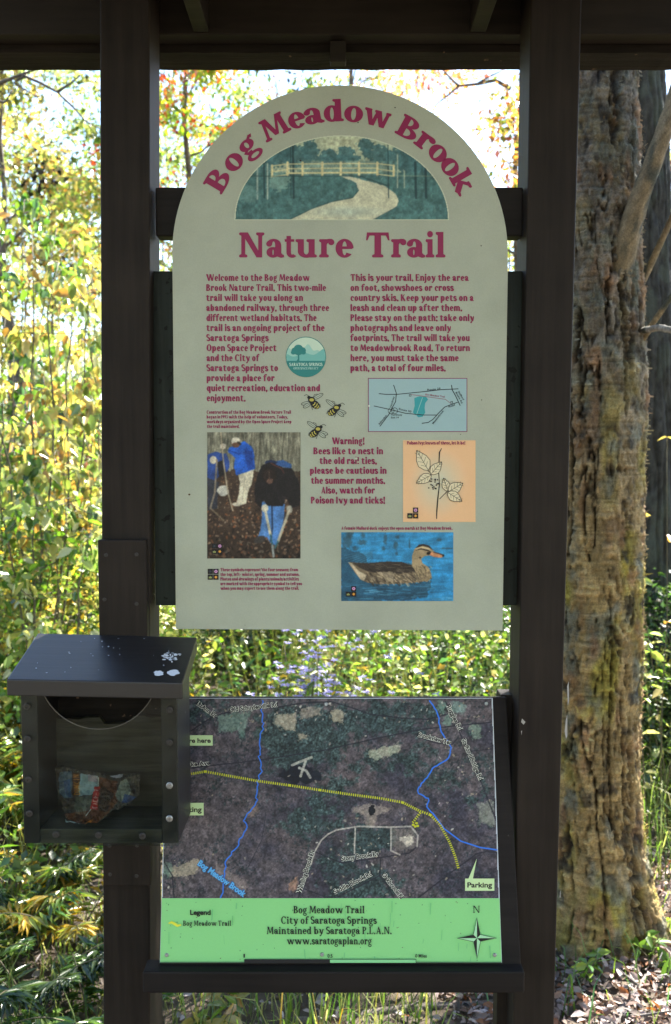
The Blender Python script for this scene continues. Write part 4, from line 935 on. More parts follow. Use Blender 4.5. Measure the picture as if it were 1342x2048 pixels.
# green strip
d = Decal(MP, .0022)
d.raw([(320.8, 1924), (1002.6, 1924), (998.4, 1796), (324, 1796)], [(0, 1, 2, 3)], ink(124, 188, 116)); d.up()
rr = random.Random(9)
for k in range(60): x, y = rr.uniform(326, 995), rr.uniform(1798, 1922); d.ell(x, y, rr.uniform(.5, 1.4), rr.uniform(.4, 1.6), ink(70, 120, 76) if k % 3 else ink(96, 108, 70), n=7)
for k in range(26): x, y = rr.uniform(326, 995), rr.uniform(1798, 1915); d.line([(x, y), (x + rr.uniform(-2, 2), min(1921, y + rr.uniform(6, 26)))], rr.uniform(.7, 2.2), ink(104, 172, 110))
d.line([(321, 1923), (1002, 1923)], 1.8, ink(70, 96, 70))
for t, x0, x1, y in (("Bog Meadow Trail", 587, 729, 1825), ("City of Saratoga Springs", 562.5, 753, 1846), ("Maintained by Saratoga P.L.A.N.", 534, 783, 1866.5), ("www.saratogaplan.org", 574, 743, 1887)): d.serif(t, x0, y, x1, y, 14.6, BOOK, BLK, gap=.09)
d.sans("Legend", 381, 1828, 422, 1828, 10, BLK, .035); d.serif("Bog Meadow Trail", 367, 1850, 463, 1850, 10.4, BOOK, BLK, gap=.12)
d.line([(338, 1845), (344, 1843), (350, 1846), (356, 1850), (363, 1848)], [2, 5, 5.4, 5, 3], ink(200, 200, 60))
d.serif("N", 945, 1824, 959, 1824, 14, St(.12, .06, .08, .05, .6), BLK)
cx, cy = 953, 1874.5
for k in range(4):
    a = R(90 * k); ca, sa = math.cos(a), math.sin(a); L = 41 if k % 2 else 39
    def T(u, v): return (cx + u * ca - v * sa, cy + u * sa + v * ca)
    d.poly([T(L, 0), T(7, 7), T(0, 0)], BLK); d.poly([T(L, 0), T(7, -7), T(0, 0)], ink(150, 196, 150)); d.line([T(L, 0), T(7, -7)], .9, BLK)
d.rect(489, 1916.3, 832, 1925 - .8, BLK); d.rect(660, 1917.3, 831, 1923.4, ink(124, 190, 128))
d.sans("1", 487.5, 1913, 490.5, 1913, 7.5, BLK, .02); d.sans("0.5", 655, 1913, 665, 1913, 7, BLK, .02); d.sans("0 Miles", 830, 1913, 853, 1913, 7, BLK, .02)
d.build('legend_strip', tmap)
def screw_mb(p, n, r, h):
    mb = MB(); n = Vector(n).normalized(); u = n.orthogonal().normalized(); w = n.cross(u); V = []
    for rr_, hh in ((r, 0), (r, h * .5), (r * .75, h), (r * .35, h), (r * .3, h * .55)):
        for k in range(12): a = 2 * math.pi * k / 12; V.append(p + (u * math.cos(a) + w * math.sin(a)) * rr_ + n * hh)
    F = [(j*12+k, j*12+(k+1) % 12, (j+1)*12+(k+1) % 12, (j+1)*12+k) for j in range(4) for k in range(12)] + [tuple(48 + k for k in range(12))]
    return mb.add(V, F)
for x, y in ((334, 1909), (644, 1908), (989, 1909), (652, 1408), (972, 1407)): screw_mb(MP.at(x, y, .0024), nrm, .0036, .002).build('screw', M['metal'], tmap)

# ------------------------------------------------------------------ brochure box
BY0, BYF = -.022, -.150
box = thing('brochure_box', 'brown wooden brochure box with clear front hanging on the left kiosk post', 'box', at(200, 1690, BYF))
a, b = at(195, 1080, BY0), at(301, 1772, BY0)
mbd = MB().box((a.x, BY0, b.z), (b.x, -.0015, a.z)).build('mounting_board', M['brown'], box, bevel=.002)
for x, y in ((212, 1110), (273, 1109), (209, 1199), (273, 1208), (219, 1692), (274, 1691), (220, 1749), (273, 1752)):
    screw_mb(at(x, y, BY0 - .0003), (0, -1, 0), .0036, .001).build('screw', M['iron'], mbd)
xl, xr = at(44, 1500, BYF).x, at(355, 1500, BYF).x; zbot = at(200, 1687, BYF).z; ztop = at(200, 1378, BYF).z; zbk = at(200, 1290, BY0).z
w = .0265; yb = BY0 - .0015
for xa, xb in ((xl, xl + w), (xr - w, xr)):
    MB().prism([(xa, BYF, zbot), (xa, yb, zbot), (xa, yb, zbk - .012), (xa, BYF, ztop - .004)], (xb - xa, 0, 0)).build('side_panel', M['boxwood'], box, bevel=.0015)
MB().box((xl + w + .0005, BYF, zbot), (xr - w - .0005, yb - .018, zbot + .0245)).build('floor_panel', M['weathered'], box, bevel=.0015)
zc = at(200, 1432, yb - .03).z; rr = random.Random(4); pr = [(xl + w + .0005, yb - .030, zbot + .0255), (xr - w - .0005, yb - .030, zbot + .0255)]
for k in range(25):
    t = k / 24; pr.append((xr - w - .0005 + (xl - xr + 2 * w + .001) * t, yb - .030, zc + rr.uniform(-.002, .002) - (.010 if 9 <= k <= 14 else 0) - .006 * t))
MB().prism(pr, (0, .012, 0)).build('back_panel', M['weathered'], box)
MB().box((xl + w + .0005, yb - .0165, zbot + .0255), (xr - w - .0005, yb, zbk - .055)).build('void_shade_sheet', M['rough'], box)  # added dark sheet standing in for the shaded void above the back panel
lf, lr_, lbl, lbr = at(13, 1359, -.178), at(365, 1366, -.178), at(76, 1266, BY0 - .001), at(394, 1274, BY0 - .001)
th = Vector((0, 0, -.027))
lid = MB().hexa([lf + th, lr_ + th, lbr + th, lbl + th, lf, lr_, lbr, lbl]).build('lid', M['boxwood'], box, bevel=.002)
# droppings and paint flecks on the lid
dl = Decal(Plane(lf, (lr_ - lf).cross(lbl - lf)), .0006)
def spot(x, y, rx, ry, col, seed):
    rr = random.Random(seed); pts = []
    for k in range(18): a = 2 * math.pi * k / 18; q = rr.uniform(.8, 1.15); pts.append((x + rx * q * math.cos(a), y + ry * q * math.sin(a)))
    dl.raw(pts, [tuple(range(18))], col); dl.up()
WH = (.85, .86, .88)
spot(317, 1347, 10, 5.5, WH, 1); spot(346, 1346, 12, 6, WH, 2)
for k in range(30): rr = random.Random(k); spot(341 + rr.gauss(0, 8), 1314 + rr.gauss(0, 4), rr.uniform(1, 4.5), rr.uniform(.8, 2.6), WH if k % 3 else (.35, .36, .38), k)
dl.build('paint_fleck', lid, M['attr']); dl = Decal(dl.pl, .0009)
for k in range(24): rr = random.Random(k + 60); t = rr.random(); dl = Decal(dl.pl, .0009); spot(60 + rr.random() * 300 - t * 20, 1272 + t * 80, rr.uniform(.5, 2), rr.uniform(.5, 1.2), (.45, .47, .52), k); dl.build('paint_fleck', lid, M['attr'])
# clear front sheet with a round cut-out, and its screws
pm, pn, pl, pp = new_mat('clear_acrylic')
trn = pn.new("ShaderNodeBsdfTransparent"); trn.inputs[0].default_value = (.80, .84, .82, 1)
gl = pn.new("ShaderNodeBsdfGlossy"); gl.inputs["Roughness"].default_value = .12
fr = pn.new("ShaderNodeFresnel"); fr.inputs[0].default_value = 1.45; fm = pn.new("ShaderNodeMath"); fm.operation = 'MULTIPLY'; fm.inputs[1].default_value = .35; pl.new(fr.outputs[0], fm.inputs[0])
m1 = pn.new("ShaderNodeMixShader"); pl.new(fm.outputs[0], m1.inputs[0]); pl.new(trn.outputs[0], m1.inputs[1]); pl.new(gl.outputs[0], m1.inputs[2])
df = pn.new("ShaderNodeBsdfDiffuse"); df.inputs[0].default_value = (.4, .42, .38, 1); ns = pn.new("ShaderNodeTexNoise"); ns.inputs["Scale"].default_value = 26; ns.inputs["Detail"].default_value = 8
tcc = pn.new("ShaderNodeTexCoord"); mpp = pn.new("ShaderNodeMapping"); mpp.inputs["Scale"].default_value = (.8, 1, 1.1); pl.new(tcc.outputs["Object"], mpp.inputs[0]); pl.new(mpp.outputs[0], ns.inputs[0])
rp = ramp(pn, [(.45, (.002, .002, .002)), (.85, (.04, .04, .04))]); pl.new(ns.outputs[0], rp.inputs[0])
m2 = pn.new("ShaderNodeMixShader"); pl.new(rp.outputs[0], m2.inputs[0]); pl.new(m1.outputs[0], m2.inputs[1]); pl.new(df.outputs[0], m2.inputs[2]); pl.new(m2.outputs[0], pn["Material Output"].inputs["Surface"])
M['acrylic'] = pm
PY = BYF - .0042
zt = ztop - .006; pts = [(xl - .001, PY, zbot - .002), (xr + .001, PY, zbot - .002), (xr + .001, PY, zt)]
ctr = at(196, 1340, PY); rad = (at(312, 1340, PY).x - ctr.x) * 1.03
for k in range(25):
    a = R(-8 - 164 * k / 24); pts.append((ctr.x + rad * math.cos(a), PY, min(zt, ctr.z + rad * math.sin(a))))
pts.append((xl - .001, PY, zt))
MB().prism(pts, (0, .003, 0)).build('clear_front', M['acrylic'], box)
edge = MB()
for k in range(24): 
    a0, a1 = R(-10 - 160 * k / 24), R(-10 - 160 * (k + 1) / 24)
    q = [(ctr.x + r2 * math.cos(t), PY - .0004, ctr.z + r2 * math.sin(t)) for t, r2 in ((a0, rad), (a1, rad), (a1, rad + .0013), (a0, rad + .0013))]
    edge.add(q, [(0, 1, 2, 3)])
edge.build('cut_edge', flat_mat('frosted_edge', (.10, .09, .075), rough=.6), box)
for x, y in ((54, 1413), (55, 1478), (57, 1559), (59, 1627), (339, 1420), (339, 1485), (339, 1571), (339, 1637), (112, 1669), (197, 1670), (285, 1672)):
    p = at(x, y, PY - .0005)
    sc = screw_mb(p, (0, -1, 0), .0058, .0022).build('screw', M['metal'] if x > 300 and y > 1550 else M['iron'], box)
    mbw = MB()
# crumpled wrapper lying in the box
wr = thing('snack_wrapper', 'crumpled brown and clear snack bag with red label lying inside the brochure box', 'wrapper', at(185, 1640, -.09))
c = Canvas(104, 1512, 286, 1656, 1.0, (40, 38, 34))
def Z(x, y): return (80 + x * .19374, 1480 + y * .19374)
def PW(pts, col, a=1, warp=2): c.poly([Z(*q) for q in pts], col, a, warp=warp, ws=.1)
PW([(160, 270), (420, 300), (600, 330), (760, 420), (1040, 350), (1020, 590), (830, 700), (700, 780), (520, 900), (270, 880), (250, 760), (160, 500)], (66, 58, 50), 1)
PW([(200, 330), (330, 320), (330, 600), (250, 600), (200, 540)], (84, 98, 108), .9); PW([(240, 430), (310, 400), (320, 590), (260, 580)], (54, 74, 110), .7)
PW([(345, 335), (415, 335), (405, 480), (350, 590), (325, 560)], (72, 42, 18), 1)
PW([(425, 345), (600, 375), (590, 480), (540, 560), (400, 580), (400, 480)], (128, 142, 142), 1); PW([(490, 350), (600, 385), (590, 440), (500, 430)], (158, 140, 144), .9)
PW([(370, 590), (540, 570), (520, 700), (450, 760), (350, 720)], (74, 76, 66), .9)
PW([(610, 380), (800, 430), (780, 560), (800, 640), (700, 760), (560, 880), (470, 900), (300, 830), (250, 760), (480, 740), (560, 700)], (86, 48, 26), 1); PW([(620, 470), (760, 560), (700, 740), (600, 740)], (52, 40, 30), .8, 4)
PW([(830, 420), (900, 400), (940, 520), (900, 620), (830, 640), (770, 580)], (116, 118, 106), .9, 3); PW([(870, 560), (1010, 590), (900, 650), (840, 650)], (44, 58, 92), .9); PW([(720, 370), (860, 350), (850, 380), (790, 395)], (150, 146, 156), .9)
PW([(560, 480), (620, 480), (600, 600), (590, 720), (520, 710)], (150, 44, 40), 1, 1); PW([(460, 860), (550, 815), (500, 900)], (160, 96, 44), .9); PW([(255, 800), (280, 850), (410, 885), (270, 890)], (170, 186, 190), 1)
for k in range(6): c.line([Z(380 + k * 18, 720), Z(370 + k * 18, 765)], 1, (130, 124, 110), .8)
c.line([Z(604, 390), Z(600, 475)], 1.6, (190, 186, 176)); c.line([Z(525, 715), Z(475, 780)], 1.6, (180, 176, 166))
ST = dict(D=[[(0,0),(0,1),(.6,.8),(.6,.2),(0,0)]], U=[[(0,1),(0,.2),(.3,0),(.6,.2),(.6,1)]], N=[[(0,0),(0,1),(.6,0),(.6,1)]], K=[[(0,0),(0,1)],[(.6,1),(0,.45),(.6,0)]], I=[[(.3,0),(.3,1)]])
for i, ch in enumerate("DUNKIN"):            # letters run up the bag
    for pth in ST[ch]: c.line([Z(338 + 58 * (1 - v) + (5 - i) * 1.5 + 8, 562 - i * 36 - u * 34) for u, v in pth], 1.1, (196, 124, 40))
for i, pth in enumerate([[(0,0),(0,1),(.6,1)], [(0,0),(.3,1),(.6,0)], [(.6,0),(0,0),(0,1),(.6,1)], [(0,0),(0,1),(.6,.5),(0,.4)], [(0,.5),(.6,.5)], [(0,1),(.6,1),(.3,0)]]): c.line([Z(545 + 44 * (1 - v) + i * 3, 700 - i * 34 - u * 28) for u, v in pth], .9, (206, 170, 160))
c.tex(.22, .13, 6)
G = np.stack([c.X, c.Y], -1)
dep = -.075 + .03 * (fbm2(c.X * .035, c.Y * .035, 71) - .5) + .018 * (fbm2(c.X * .1, c.Y * .1, 72) - .5) - .055 * np.clip((c.Y - 1560) / 90, 0, 1)
u = (c.X - 671) / FPX; v = (1024 - c.Y) / FPX; ry = _cp + v * _sp; tt = (dep + DCAM) / ry
Pw = np.stack([u * tt, -DCAM + ry * tt, HCAM + (-_sp + v * _cp) * tt], -1); zf = zbot + .0255
Pw[..., 2] = np.maximum(Pw[..., 2], zf)
msk = c.mask([Z(*q) for q in [(150, 290), (220, 260), (420, 300), (600, 330), (740, 365), (860, 350), (1040, 345), (1035, 560), (950, 640), (830, 720), (760, 720), (600, 850), (520, 905), (270, 895), (235, 700), (165, 500)]], 3, .12)
idx = np.arange(c.w * c.h).reshape(c.h, c.w); k = msk[1:, :-1] & msk[1:, 1:] & msk[:-1, 1:] & msk[:-1, :-1]
F = np.stack([idx[1:, :-1], idx[1:, 1:], idx[:-1, 1:], idx[:-1, :-1]], -1)[k].reshape(-1, 4)
me = np_mesh('film', Pw.reshape(-1, 3), F, np.clip(lin(c.C) / .55, 0, .85).reshape(-1, 3), smooth=True); M['film'] = attr_mat('wrapper_film', rough=.22, spec=.6); me.materials.append(M['film'])
fo = link('film', me, wr); so = fo.modifiers.new('thick', 'SOLIDIFY'); so.thickness = .0008
# ------------------------------------------------------------------ ground
def gz(x, y): return 0.10 * (fbm2(np.asarray(x) * .35 + 9, np.asarray(y) * .35, 61) - .5) + 0.035 * (fbm2(np.asarray(x) * 2.2, np.asarray(y) * 2.2, 62) - .5)
xs = np.concatenate([np.linspace(-200, -8, 30), np.linspace(-7.8, 7.8, 150), np.linspace(8, 200, 30)]); ys = np.concatenate([np.linspace(-60, -3, 20), np.linspace(-2.9, 10, 130), np.linspace(10.5, 260, 40)])
GX, GY = np.meshgrid(xs, ys); GZ = gz(GX, GY)
idx = np.arange(GX.size).reshape(GX.shape)
F = np.stack([idx[:-1, :-1], idx[:-1, 1:], idx[1:, 1:], idx[1:, :-1]], -1).reshape(-1, 4)
me = np_mesh('ground', np.stack([GX, GY, GZ], -1).reshape(-1, 3), F, smooth=True)
gm, gn, gl_, gp = new_mat('forest_soil')
tc = gn.new("ShaderNodeTexCoord"); t1 = gn.new("ShaderNodeTexNoise"); t1.inputs["Scale"].default_value = 9; t1.inputs["Detail"].default_value = 9; t1.inputs["Roughness"].default_value = .7; gl_.new(tc.outputs["Object"], t1.inputs[0])
r1 = ramp(gn, [(.3, (.025, .02, .014)), (.55, (.075, .055, .036)), (.75, (.16, .12, .08))]); gl_.new(t1.outputs[0], r1.inputs[0]); gl_.new(r1.outputs[0], gp.inputs["Base Color"]); gp.inputs["Roughness"].default_value = .9
bb = gn.new("ShaderNodeBump"); bb.inputs["Strength"].default_value = .8; bb.inputs["Distance"].default_value = .02; gl_.new(t1.outputs[0], bb.inputs["Height"]); gl_.new(bb.outputs[0], gp.inputs["Normal"])
me.materials.append(gm); tag(link('ground', me), kind='structure')

# ------------------------------------------------------------------ leaves
M['leaf'] = leaf_mat('leaf', .48, .34, .6); M['leaf_gloss'] = leaf_mat('glossy_leaf', .42, .26, .7); M['litter'] = leaf_mat('dry_leaf', .18, .6, .35)
M['bark'] = flat_mat('grey_bark', (.085, .07, .055), rough=.85, nscale=40, namt=.5, bump=.6)
M['stem'] = flat_mat('plant_stem', (.10, .085, .045), rough=.7, nscale=60)
M['attrbark'] = attr_mat('lichen_bark', rough=.8, spec=.2, speck=.55, bump=.9)
PAL = dict(
    pale=[(.54, .55, .32), (.36, .44, .16), (.20, .30, .08), (.56, .50, .20), (.10, .18, .04)],  # palest tones put blown-out sun highlights into the leaf colour
    mixed=[(.54, .55, .32), (.30, .38, .12), (.09, .17, .03), (.06, .12, .025), (.13, .22, .04), (.42, .40, .14)], gold=[(.52, .36, .06), (.44, .30, .05), (.32, .30, .07), (.20, .26, .05)],
    yellow=[(.36, .31, .09), (.44, .36, .12), (.30, .31, .09), (.22, .28, .07), (.14, .20, .05), (.40, .24, .08)],
    ygreen=[(.20, .27, .07), (.28, .31, .10), (.13, .21, .04), (.34, .33, .13), (.08, .14, .03)],
    green=[(.09, .17, .03), (.13, .22, .04), (.06, .12, .025), (.18, .26, .05), (.07, .15, .05)],
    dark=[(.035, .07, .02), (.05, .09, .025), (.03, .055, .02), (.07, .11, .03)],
    orange=[(.44, .22, .08), (.38, .15, .06), (.46, .32, .11), (.30, .28, .08), (.34, .13, .09), (.16, .20, .05)],
    redmix=[(.15, .23, .04), (.20, .28, .04), (.34, .08, .05), (.40, .14, .06), (.30, .30, .05), (.42, .30, .05)],
    herb=[(.12, .21, .04), (.06, .12, .025), (.18, .28, .06), (.30, .34, .08), (.10, .18, .03), (.36, .36, .10), (.38, .26, .06)],
    litter=[(.24, .19, .16), (.32, .26, .23), (.14, .10, .08), (.40, .35, .34), (.26, .12, .06), (.09, .065, .05), (.46, .42, .43), (.36, .30, .29)],  # greyed mauve tones imitate overexposed, sunlit dead leaves
)
def unit(a): return a / (np.linalg.norm(a, axis=-1, keepdims=True) + 1e-9)
def leaf_arrays(P, size, col, g, droop=.4, spread=.5, aspect=.55, shape=4, heading=None, roll=.8):
    n = len(P); h = g.uniform(0, 2*np.pi, n) if heading is None else heading + g.normal(0, .5, n)
    pit = g.normal(-droop, spread, n)
    D = np.stack([np.cos(h) * np.cos(pit), np.sin(h) * np.cos(pit), np.sin(pit)], -1)
    Sd = unit(np.cross(D, np.array([0, 0, 1.0]) + g.normal(0, .05, (n, 3)))); Nn = np.cross(Sd, D)
    ro = g.normal(0, roll, n)[:, None]; S2 = Sd * np.cos(ro) + Nn * np.sin(ro); N2 = np.cross(S2, D)
    s = size[:, None]; w = s * aspect
    if shape == 4:
        V = np.stack([P, P + D * s * .45 + S2 * w * .5 + N2 * s * .10, P + D * s, P + D * s * .45 - S2 * w * .5 + N2 * s * .10], 1)
        F = np.array([[0, 1, 2], [0, 2, 3]]); k = 4
    else:
        V = np.stack([P, P + D * s * .28 + S2 * w * .46 + N2 * s * .09, P + D * s * .62 + S2 * w * .40 + N2 * s * .06, P + D * s - N2 * s * .12, P + D * s * .62 - S2 * w * .40 + N2 * s * .06, P + D * s * .28 - S2 * w * .46 + N2 * s * .09], 1)
        F = np.array([[0, 1, 2], [0, 2, 3], [0, 3, 4], [0, 4, 5]]); k = 6
    FF = (np.arange(n)[:, None, None] * k + F[None]).reshape(-1, 3)
    return V.reshape(-1, 3), FF, np.repeat(col, k, 0)
def pick(g, pal, n, jit=.18):
    p = np.array(PAL[pal]); c = p[g.integers(0, len(p), n)]
    return np.clip(c * (1 + g.normal(0, jit, (n, 1))), .01, .8)
def leaf_mesh(name, parts, mat):
    V = []; F = []; C = []; o = 0
    for v, f, c in parts: V.append(v); F.append(f + o); C.append(c); o += len(v)
    me = np_mesh(name, np.concatenate(V), np.concatenate(F), np.concatenate(C)); me.materials.append(mat); return me

def bend(a, b, g, n=6, amp=.06):
    a, b = np.array(a, float), np.array(b, float); t = np.linspace(0, 1, n)[:, None]; L = np.linalg.norm(b - a)
    off = np.cumsum(g.normal(0, amp * L / n, (n, 3)), 0); off -= off[0]; off -= t * off[-1] * .5
    return a + (b - a) * t + off
def tree(name, label, cat, base, height, r0, pal, seed, crown0=.3, spread=1.4, nl=14, nleaf=4000, lsize=.06, lean=(0, 0), group=None, bare=0, sag=.25, top=None, upang=.6, clump=.26, trunk_mat='bark', shade_clump=None):
    g = np.random.default_rng(seed); root = thing(name, label, cat, tuple(base), group)
    base = np.array(base, float); tip = base + np.array([lean[0], lean[1], height])
    tr = bend(base - [0, 0, .1], tip, g, 14, .07); rad = np.linspace(r0, r0 * .18, 14); rad[0] *= 1.35
    MB().tube(tr, list(rad), 10).build('trunk', M[trunk_mat], root, smooth=True, recalc=False)
    br = MB(); tips = []
    for i in range(nl):
        t = crown0 + (1 - crown0) * (i + g.random()) / nl; p = tr[0] + 0; k = t * 13; j = int(min(12, k)); p = tr[j] + (tr[j + 1] - tr[j]) * (k - j)
        az = i * 2.4 + g.normal(0, .4); L = spread * (1.05 - .65 * (t - crown0) / (1 - crown0 + 1e-6)) * g.uniform(.7, 1.15)
        e = p + np.array([math.cos(az) * L, math.sin(az) * L, L * upang * g.uniform(.5, 1.3)])
        q = bend(p, e, g, 7, .12); rr_ = r0 * (1 - t * .8) * .42
        br.tube(q, list(np.linspace(rr_, .004, 7)), 6)
        for m in range(5):
            s0 = q[int(g.integers(2, 7))]; a2 = az + g.normal(0, .9); l2 = L * g.uniform(.25, .55)
            e2 = s0 + np.array([math.cos(a2) * l2, math.sin(a2) * l2, l2 * g.uniform(-sag, .7)]); q2 = bend(s0, e2, g, 5, .15); br.tube(q2, list(np.linspace(max(.0035, rr_ * .4), .002, 5)), 5)
            if i >= bare: tips += [q2[2], q2[3], q2[4]]
        if i >= bare: tips += [q[4], q[5], q[6]]
    br.build('branch', M['bark'], root, smooth=True, recalc=False)
    tips = np.array(tips); w = g.random(len(tips)) ** 3.5; w /= w.sum(); ci = g.choice(len(tips), nleaf, p=w)
    P = tips[ci] + g.normal(0, clump, (nleaf, 3)) * np.array([1, 1, .75])
    if top is not None: P = P[(P[:, 2] < top)]; ci = ci[:len(P)]
    if shade_clump is not None:
        ec, es, en = shade_clump; P = np.concatenate([P, np.array(ec) + g.normal(0, 1, (en, 3)) * es]); ci = np.concatenate([ci, g.integers(0, len(tips), en)])
    tone = g.normal(0, .34, len(tips)); hue = g.integers(0, len(PAL[pal]), len(tips))
    col = pick(g, pal, len(P)) ; same = g.random(len(P)) < .5; col[same] = np.array(PAL[pal])[hue[ci[:len(P)]]][same]
    col = np.clip(col * (1 + tone[ci[:len(P)]])[:, None], .012, .8)
    me = leaf_mesh('crown', [leaf_arrays(P, g.uniform(.6, 1.25, len(P)) * lsize, col, g, .5, .6)], M['leaf']); link('crown', me, root)
    return root
def wx(px, Y): return (px - 671) / FPX * (Y + DCAM) / math.cos(PITCH)
def B(px, Y): x = wx(px, Y); return (x, Y, float(gz(x, Y)))

# ------------------------------------------------------------------ the big birch beside the kiosk
birch = thing('yellow_birch', 'thick birch trunk with flaking golden bark right behind the right post', 'tree', B(1210, 1.31))
g = np.random.default_rng(4)
nth = 250; zz = np.concatenate([np.linspace(-.12, 3.05, 640), np.linspace(3.1, 7.0, 40)]); th = np.linspace(0, 2*np.pi, nth, endpoint=False)
TH, ZZ = np.meshgrid(th, zz); cxs = np.interp(zz, [-.1, .1, .35, .65, 1.8, 2.85, 7], [.885, .885, .862, .850, .843, .800, .72]); rs = np.interp(zz, [-.1, .05, .16, .35, .65, 1.3, 1.9, 2.85, 7], [.20, .185, .158, .143, .141, .142, .142, .128, .085])
cxs = np.convolve(np.pad(cxs, 12, 'edge'), np.ones(25) / 25, 'valid'); rs = np.convolve(np.pad(rs, 12, 'edge'), np.ones(25) / 25, 'valid')
RR = rs[:, None] * (1 + .05 * np.sin(TH * 2 + .6 + ZZ * .5) + .25 * np.exp(-np.maximum(ZZ, 0) / .10) * np.maximum(0, np.cos(TH * 3 + .9)))
cx_, sx_ = np.cos(TH), np.sin(TH); sc = .142
def nz(fx, fz, seed, oct=1):
    r = 0; a = 1; t = 0
    for o in range(oct): r = r + a * noise3(cx_ * fx * 2**o * sc, sx_ * fx * 2**o * sc, ZZ * fz * 2**o, seed + o); t += a; a *= .5
    return r / t
warpz = nz(9, 3.0, 90, 2) * .5
jag = nz(130, 70, 57, 2) - .5; jag2 = nz(40, 30, 59, 2) - .5
fis = np.abs(noise3(cx_ * 24 * sc + warpz * 1.5, sx_ * 24 * sc, ZZ * 3.2 + warpz * 2, 11) * 2 - 1) + jag * .30 + jag2 * .22; fis2 = np.abs(noise3(cx_ * 52 * sc + warpz * 1.2, sx_ * 52 * sc + warpz * 1.5, ZZ * 10, 13) * 2 - 1) + jag * .35
crack = np.clip(1 - fis / .13, 0, 1) * (nz(9, 2.2, 17, 3) > .47); crack2 = np.clip(1 - fis2 / .13, 0, 1) * (nz(16, 7, 19, 3) > .50)
plate = nz(26, 11, 23, 3); fine = nz(110, 60, 29, 2); streak = nz(16, 190, 31, 2)
disp = -.020 * crack - .012 * crack2 + .011 * (plate - .5) + .014 * (fine - .5) + .007 * (streak - .5) + .012 * (nz(9, 4, 37) - .5)
flk = nz(22, 16, 67, 4) + jag * .10; edge_ = np.clip((flk - .50) * 40, 0, 1); edge2 = np.clip((nz(34, 30, 69, 3) + jag * .12 - .55) * 40, 0, 1); disp = disp + .0036 * edge_ + .0028 * edge2
RR = RR + disp
VX = cxs[:, None] + RR * cx_; VY = 1.31 + RR * sx_
up_ = np.clip((ZZ - 1.25) / .7, 0, 1)[..., None]
gold = np.array([.33, .235, .100]); grey = np.array([.175, .150, .112]); base_c = gold * (1 - up_) + grey * up_
moss = np.clip((nz(13, 6, 41, 3) - .50) * 6, 0, 1)[..., None] * (1 - up_ * .75); lich = np.clip((nz(20, 12, 43, 3) - .55) * 7, 0, 1)[..., None]; rust = np.clip((nz(24, 9, 47, 2) - .58) * 6, 0, 1)[..., None]
colr = base_c * (1 - moss) + np.array([.29, .24, .050]) * moss; colr = colr * (1 - lich * .75) + np.array([.15, .16, .125]) * lich * .75; colr = colr * (1 - rust * .7) + np.array([.27, .15, .075]) * rust * .7
bk = np.clip((nz(34, 22, 53, 3) - .60) * 8, 0, 1)[..., None]; colr = colr * (1 - bk * .8) + np.array([.030, .026, .022]) * bk * .8
colr = 1.28 * colr * (.50 + 1.0 * streak)[..., None] * (.74 + .4 * edge_ + .12 * edge2)[..., None] * (.75 + .5 * fine)[..., None]
mk = np.clip(crack + crack2 * .8, 0, 1)[..., None]; colr = colr * (1 - mk * .85) + np.array([.045, .034, .026]) * mk * .7
idx = np.arange(TH.size).reshape(TH.shape); nx_ = np.roll(idx, -1, 1)
F = np.stack([idx[:-1], nx_[:-1], nx_[1:], idx[1:]], -1).reshape(-1, 4)
V = np.stack([VX, VY, ZZ], -1).reshape(-1, 3)
# curling flakes of bark
fv = []; ff = []; fc = []
cand = np.argwhere((ZZ > .02) & (ZZ < 2.9)); o = len(V)
for k in range(2200):
    i, j = cand[g.integers(len(cand))]
    if g.random() < .45: j = int((g.normal(-.05, .22) % (2*np.pi)) / (2*np.pi) * nth) % nth
    a = th[j]; p = np.array([VX[i, j], VY[i, j], ZZ[i, j]]); nr = np.array([math.cos(a), math.sin(a), 0]); tg = np.array([-math.sin(a), math.cos(a), 0]); hz = g.random() < .35
    l, w = g.uniform(.005, .030) * g.uniform(.5, 1), g.uniform(.003, .010)
    A, Bv = (tg, np.array([0, 0, 1.])) if hz else (np.array([0, 0, g.choice([-1., 1.])]), tg)
    cu = g.uniform(.3, 1.0); q = []
    for t in (0, .4, .75, 1): q += [p + A * l * t + nr * (l * cu * t * t * .9 + .0015) + Bv * w * .5 * (1 - .5 * t), p + A * l * t + nr * (l * cu * t * t * .9 + .0015) - Bv * w * .5 * (1 - .5 * t)]
    n0 = len(fv) + o; fv += q; cc = colr[i, j] * g.uniform(.8, 1.5) + np.array([.03, .018, .008]); fc += [cc] * 8
    ff += [(n0, n0+1, n0+3, n0+2), (n0+2, n0+3, n0+5, n0+4), (n0+4, n0+5, n0+7, n0+6)]
me = np_mesh('trunk', np.concatenate([V, np.array(fv)]), np.concatenate([F, np.array(ff)]), np.concatenate([colr.reshape(-1, 3), np.array(fc)]).clip(.012, .6), smooth=True); me.materials.append(M['attrbark']); link('trunk', me, birch)
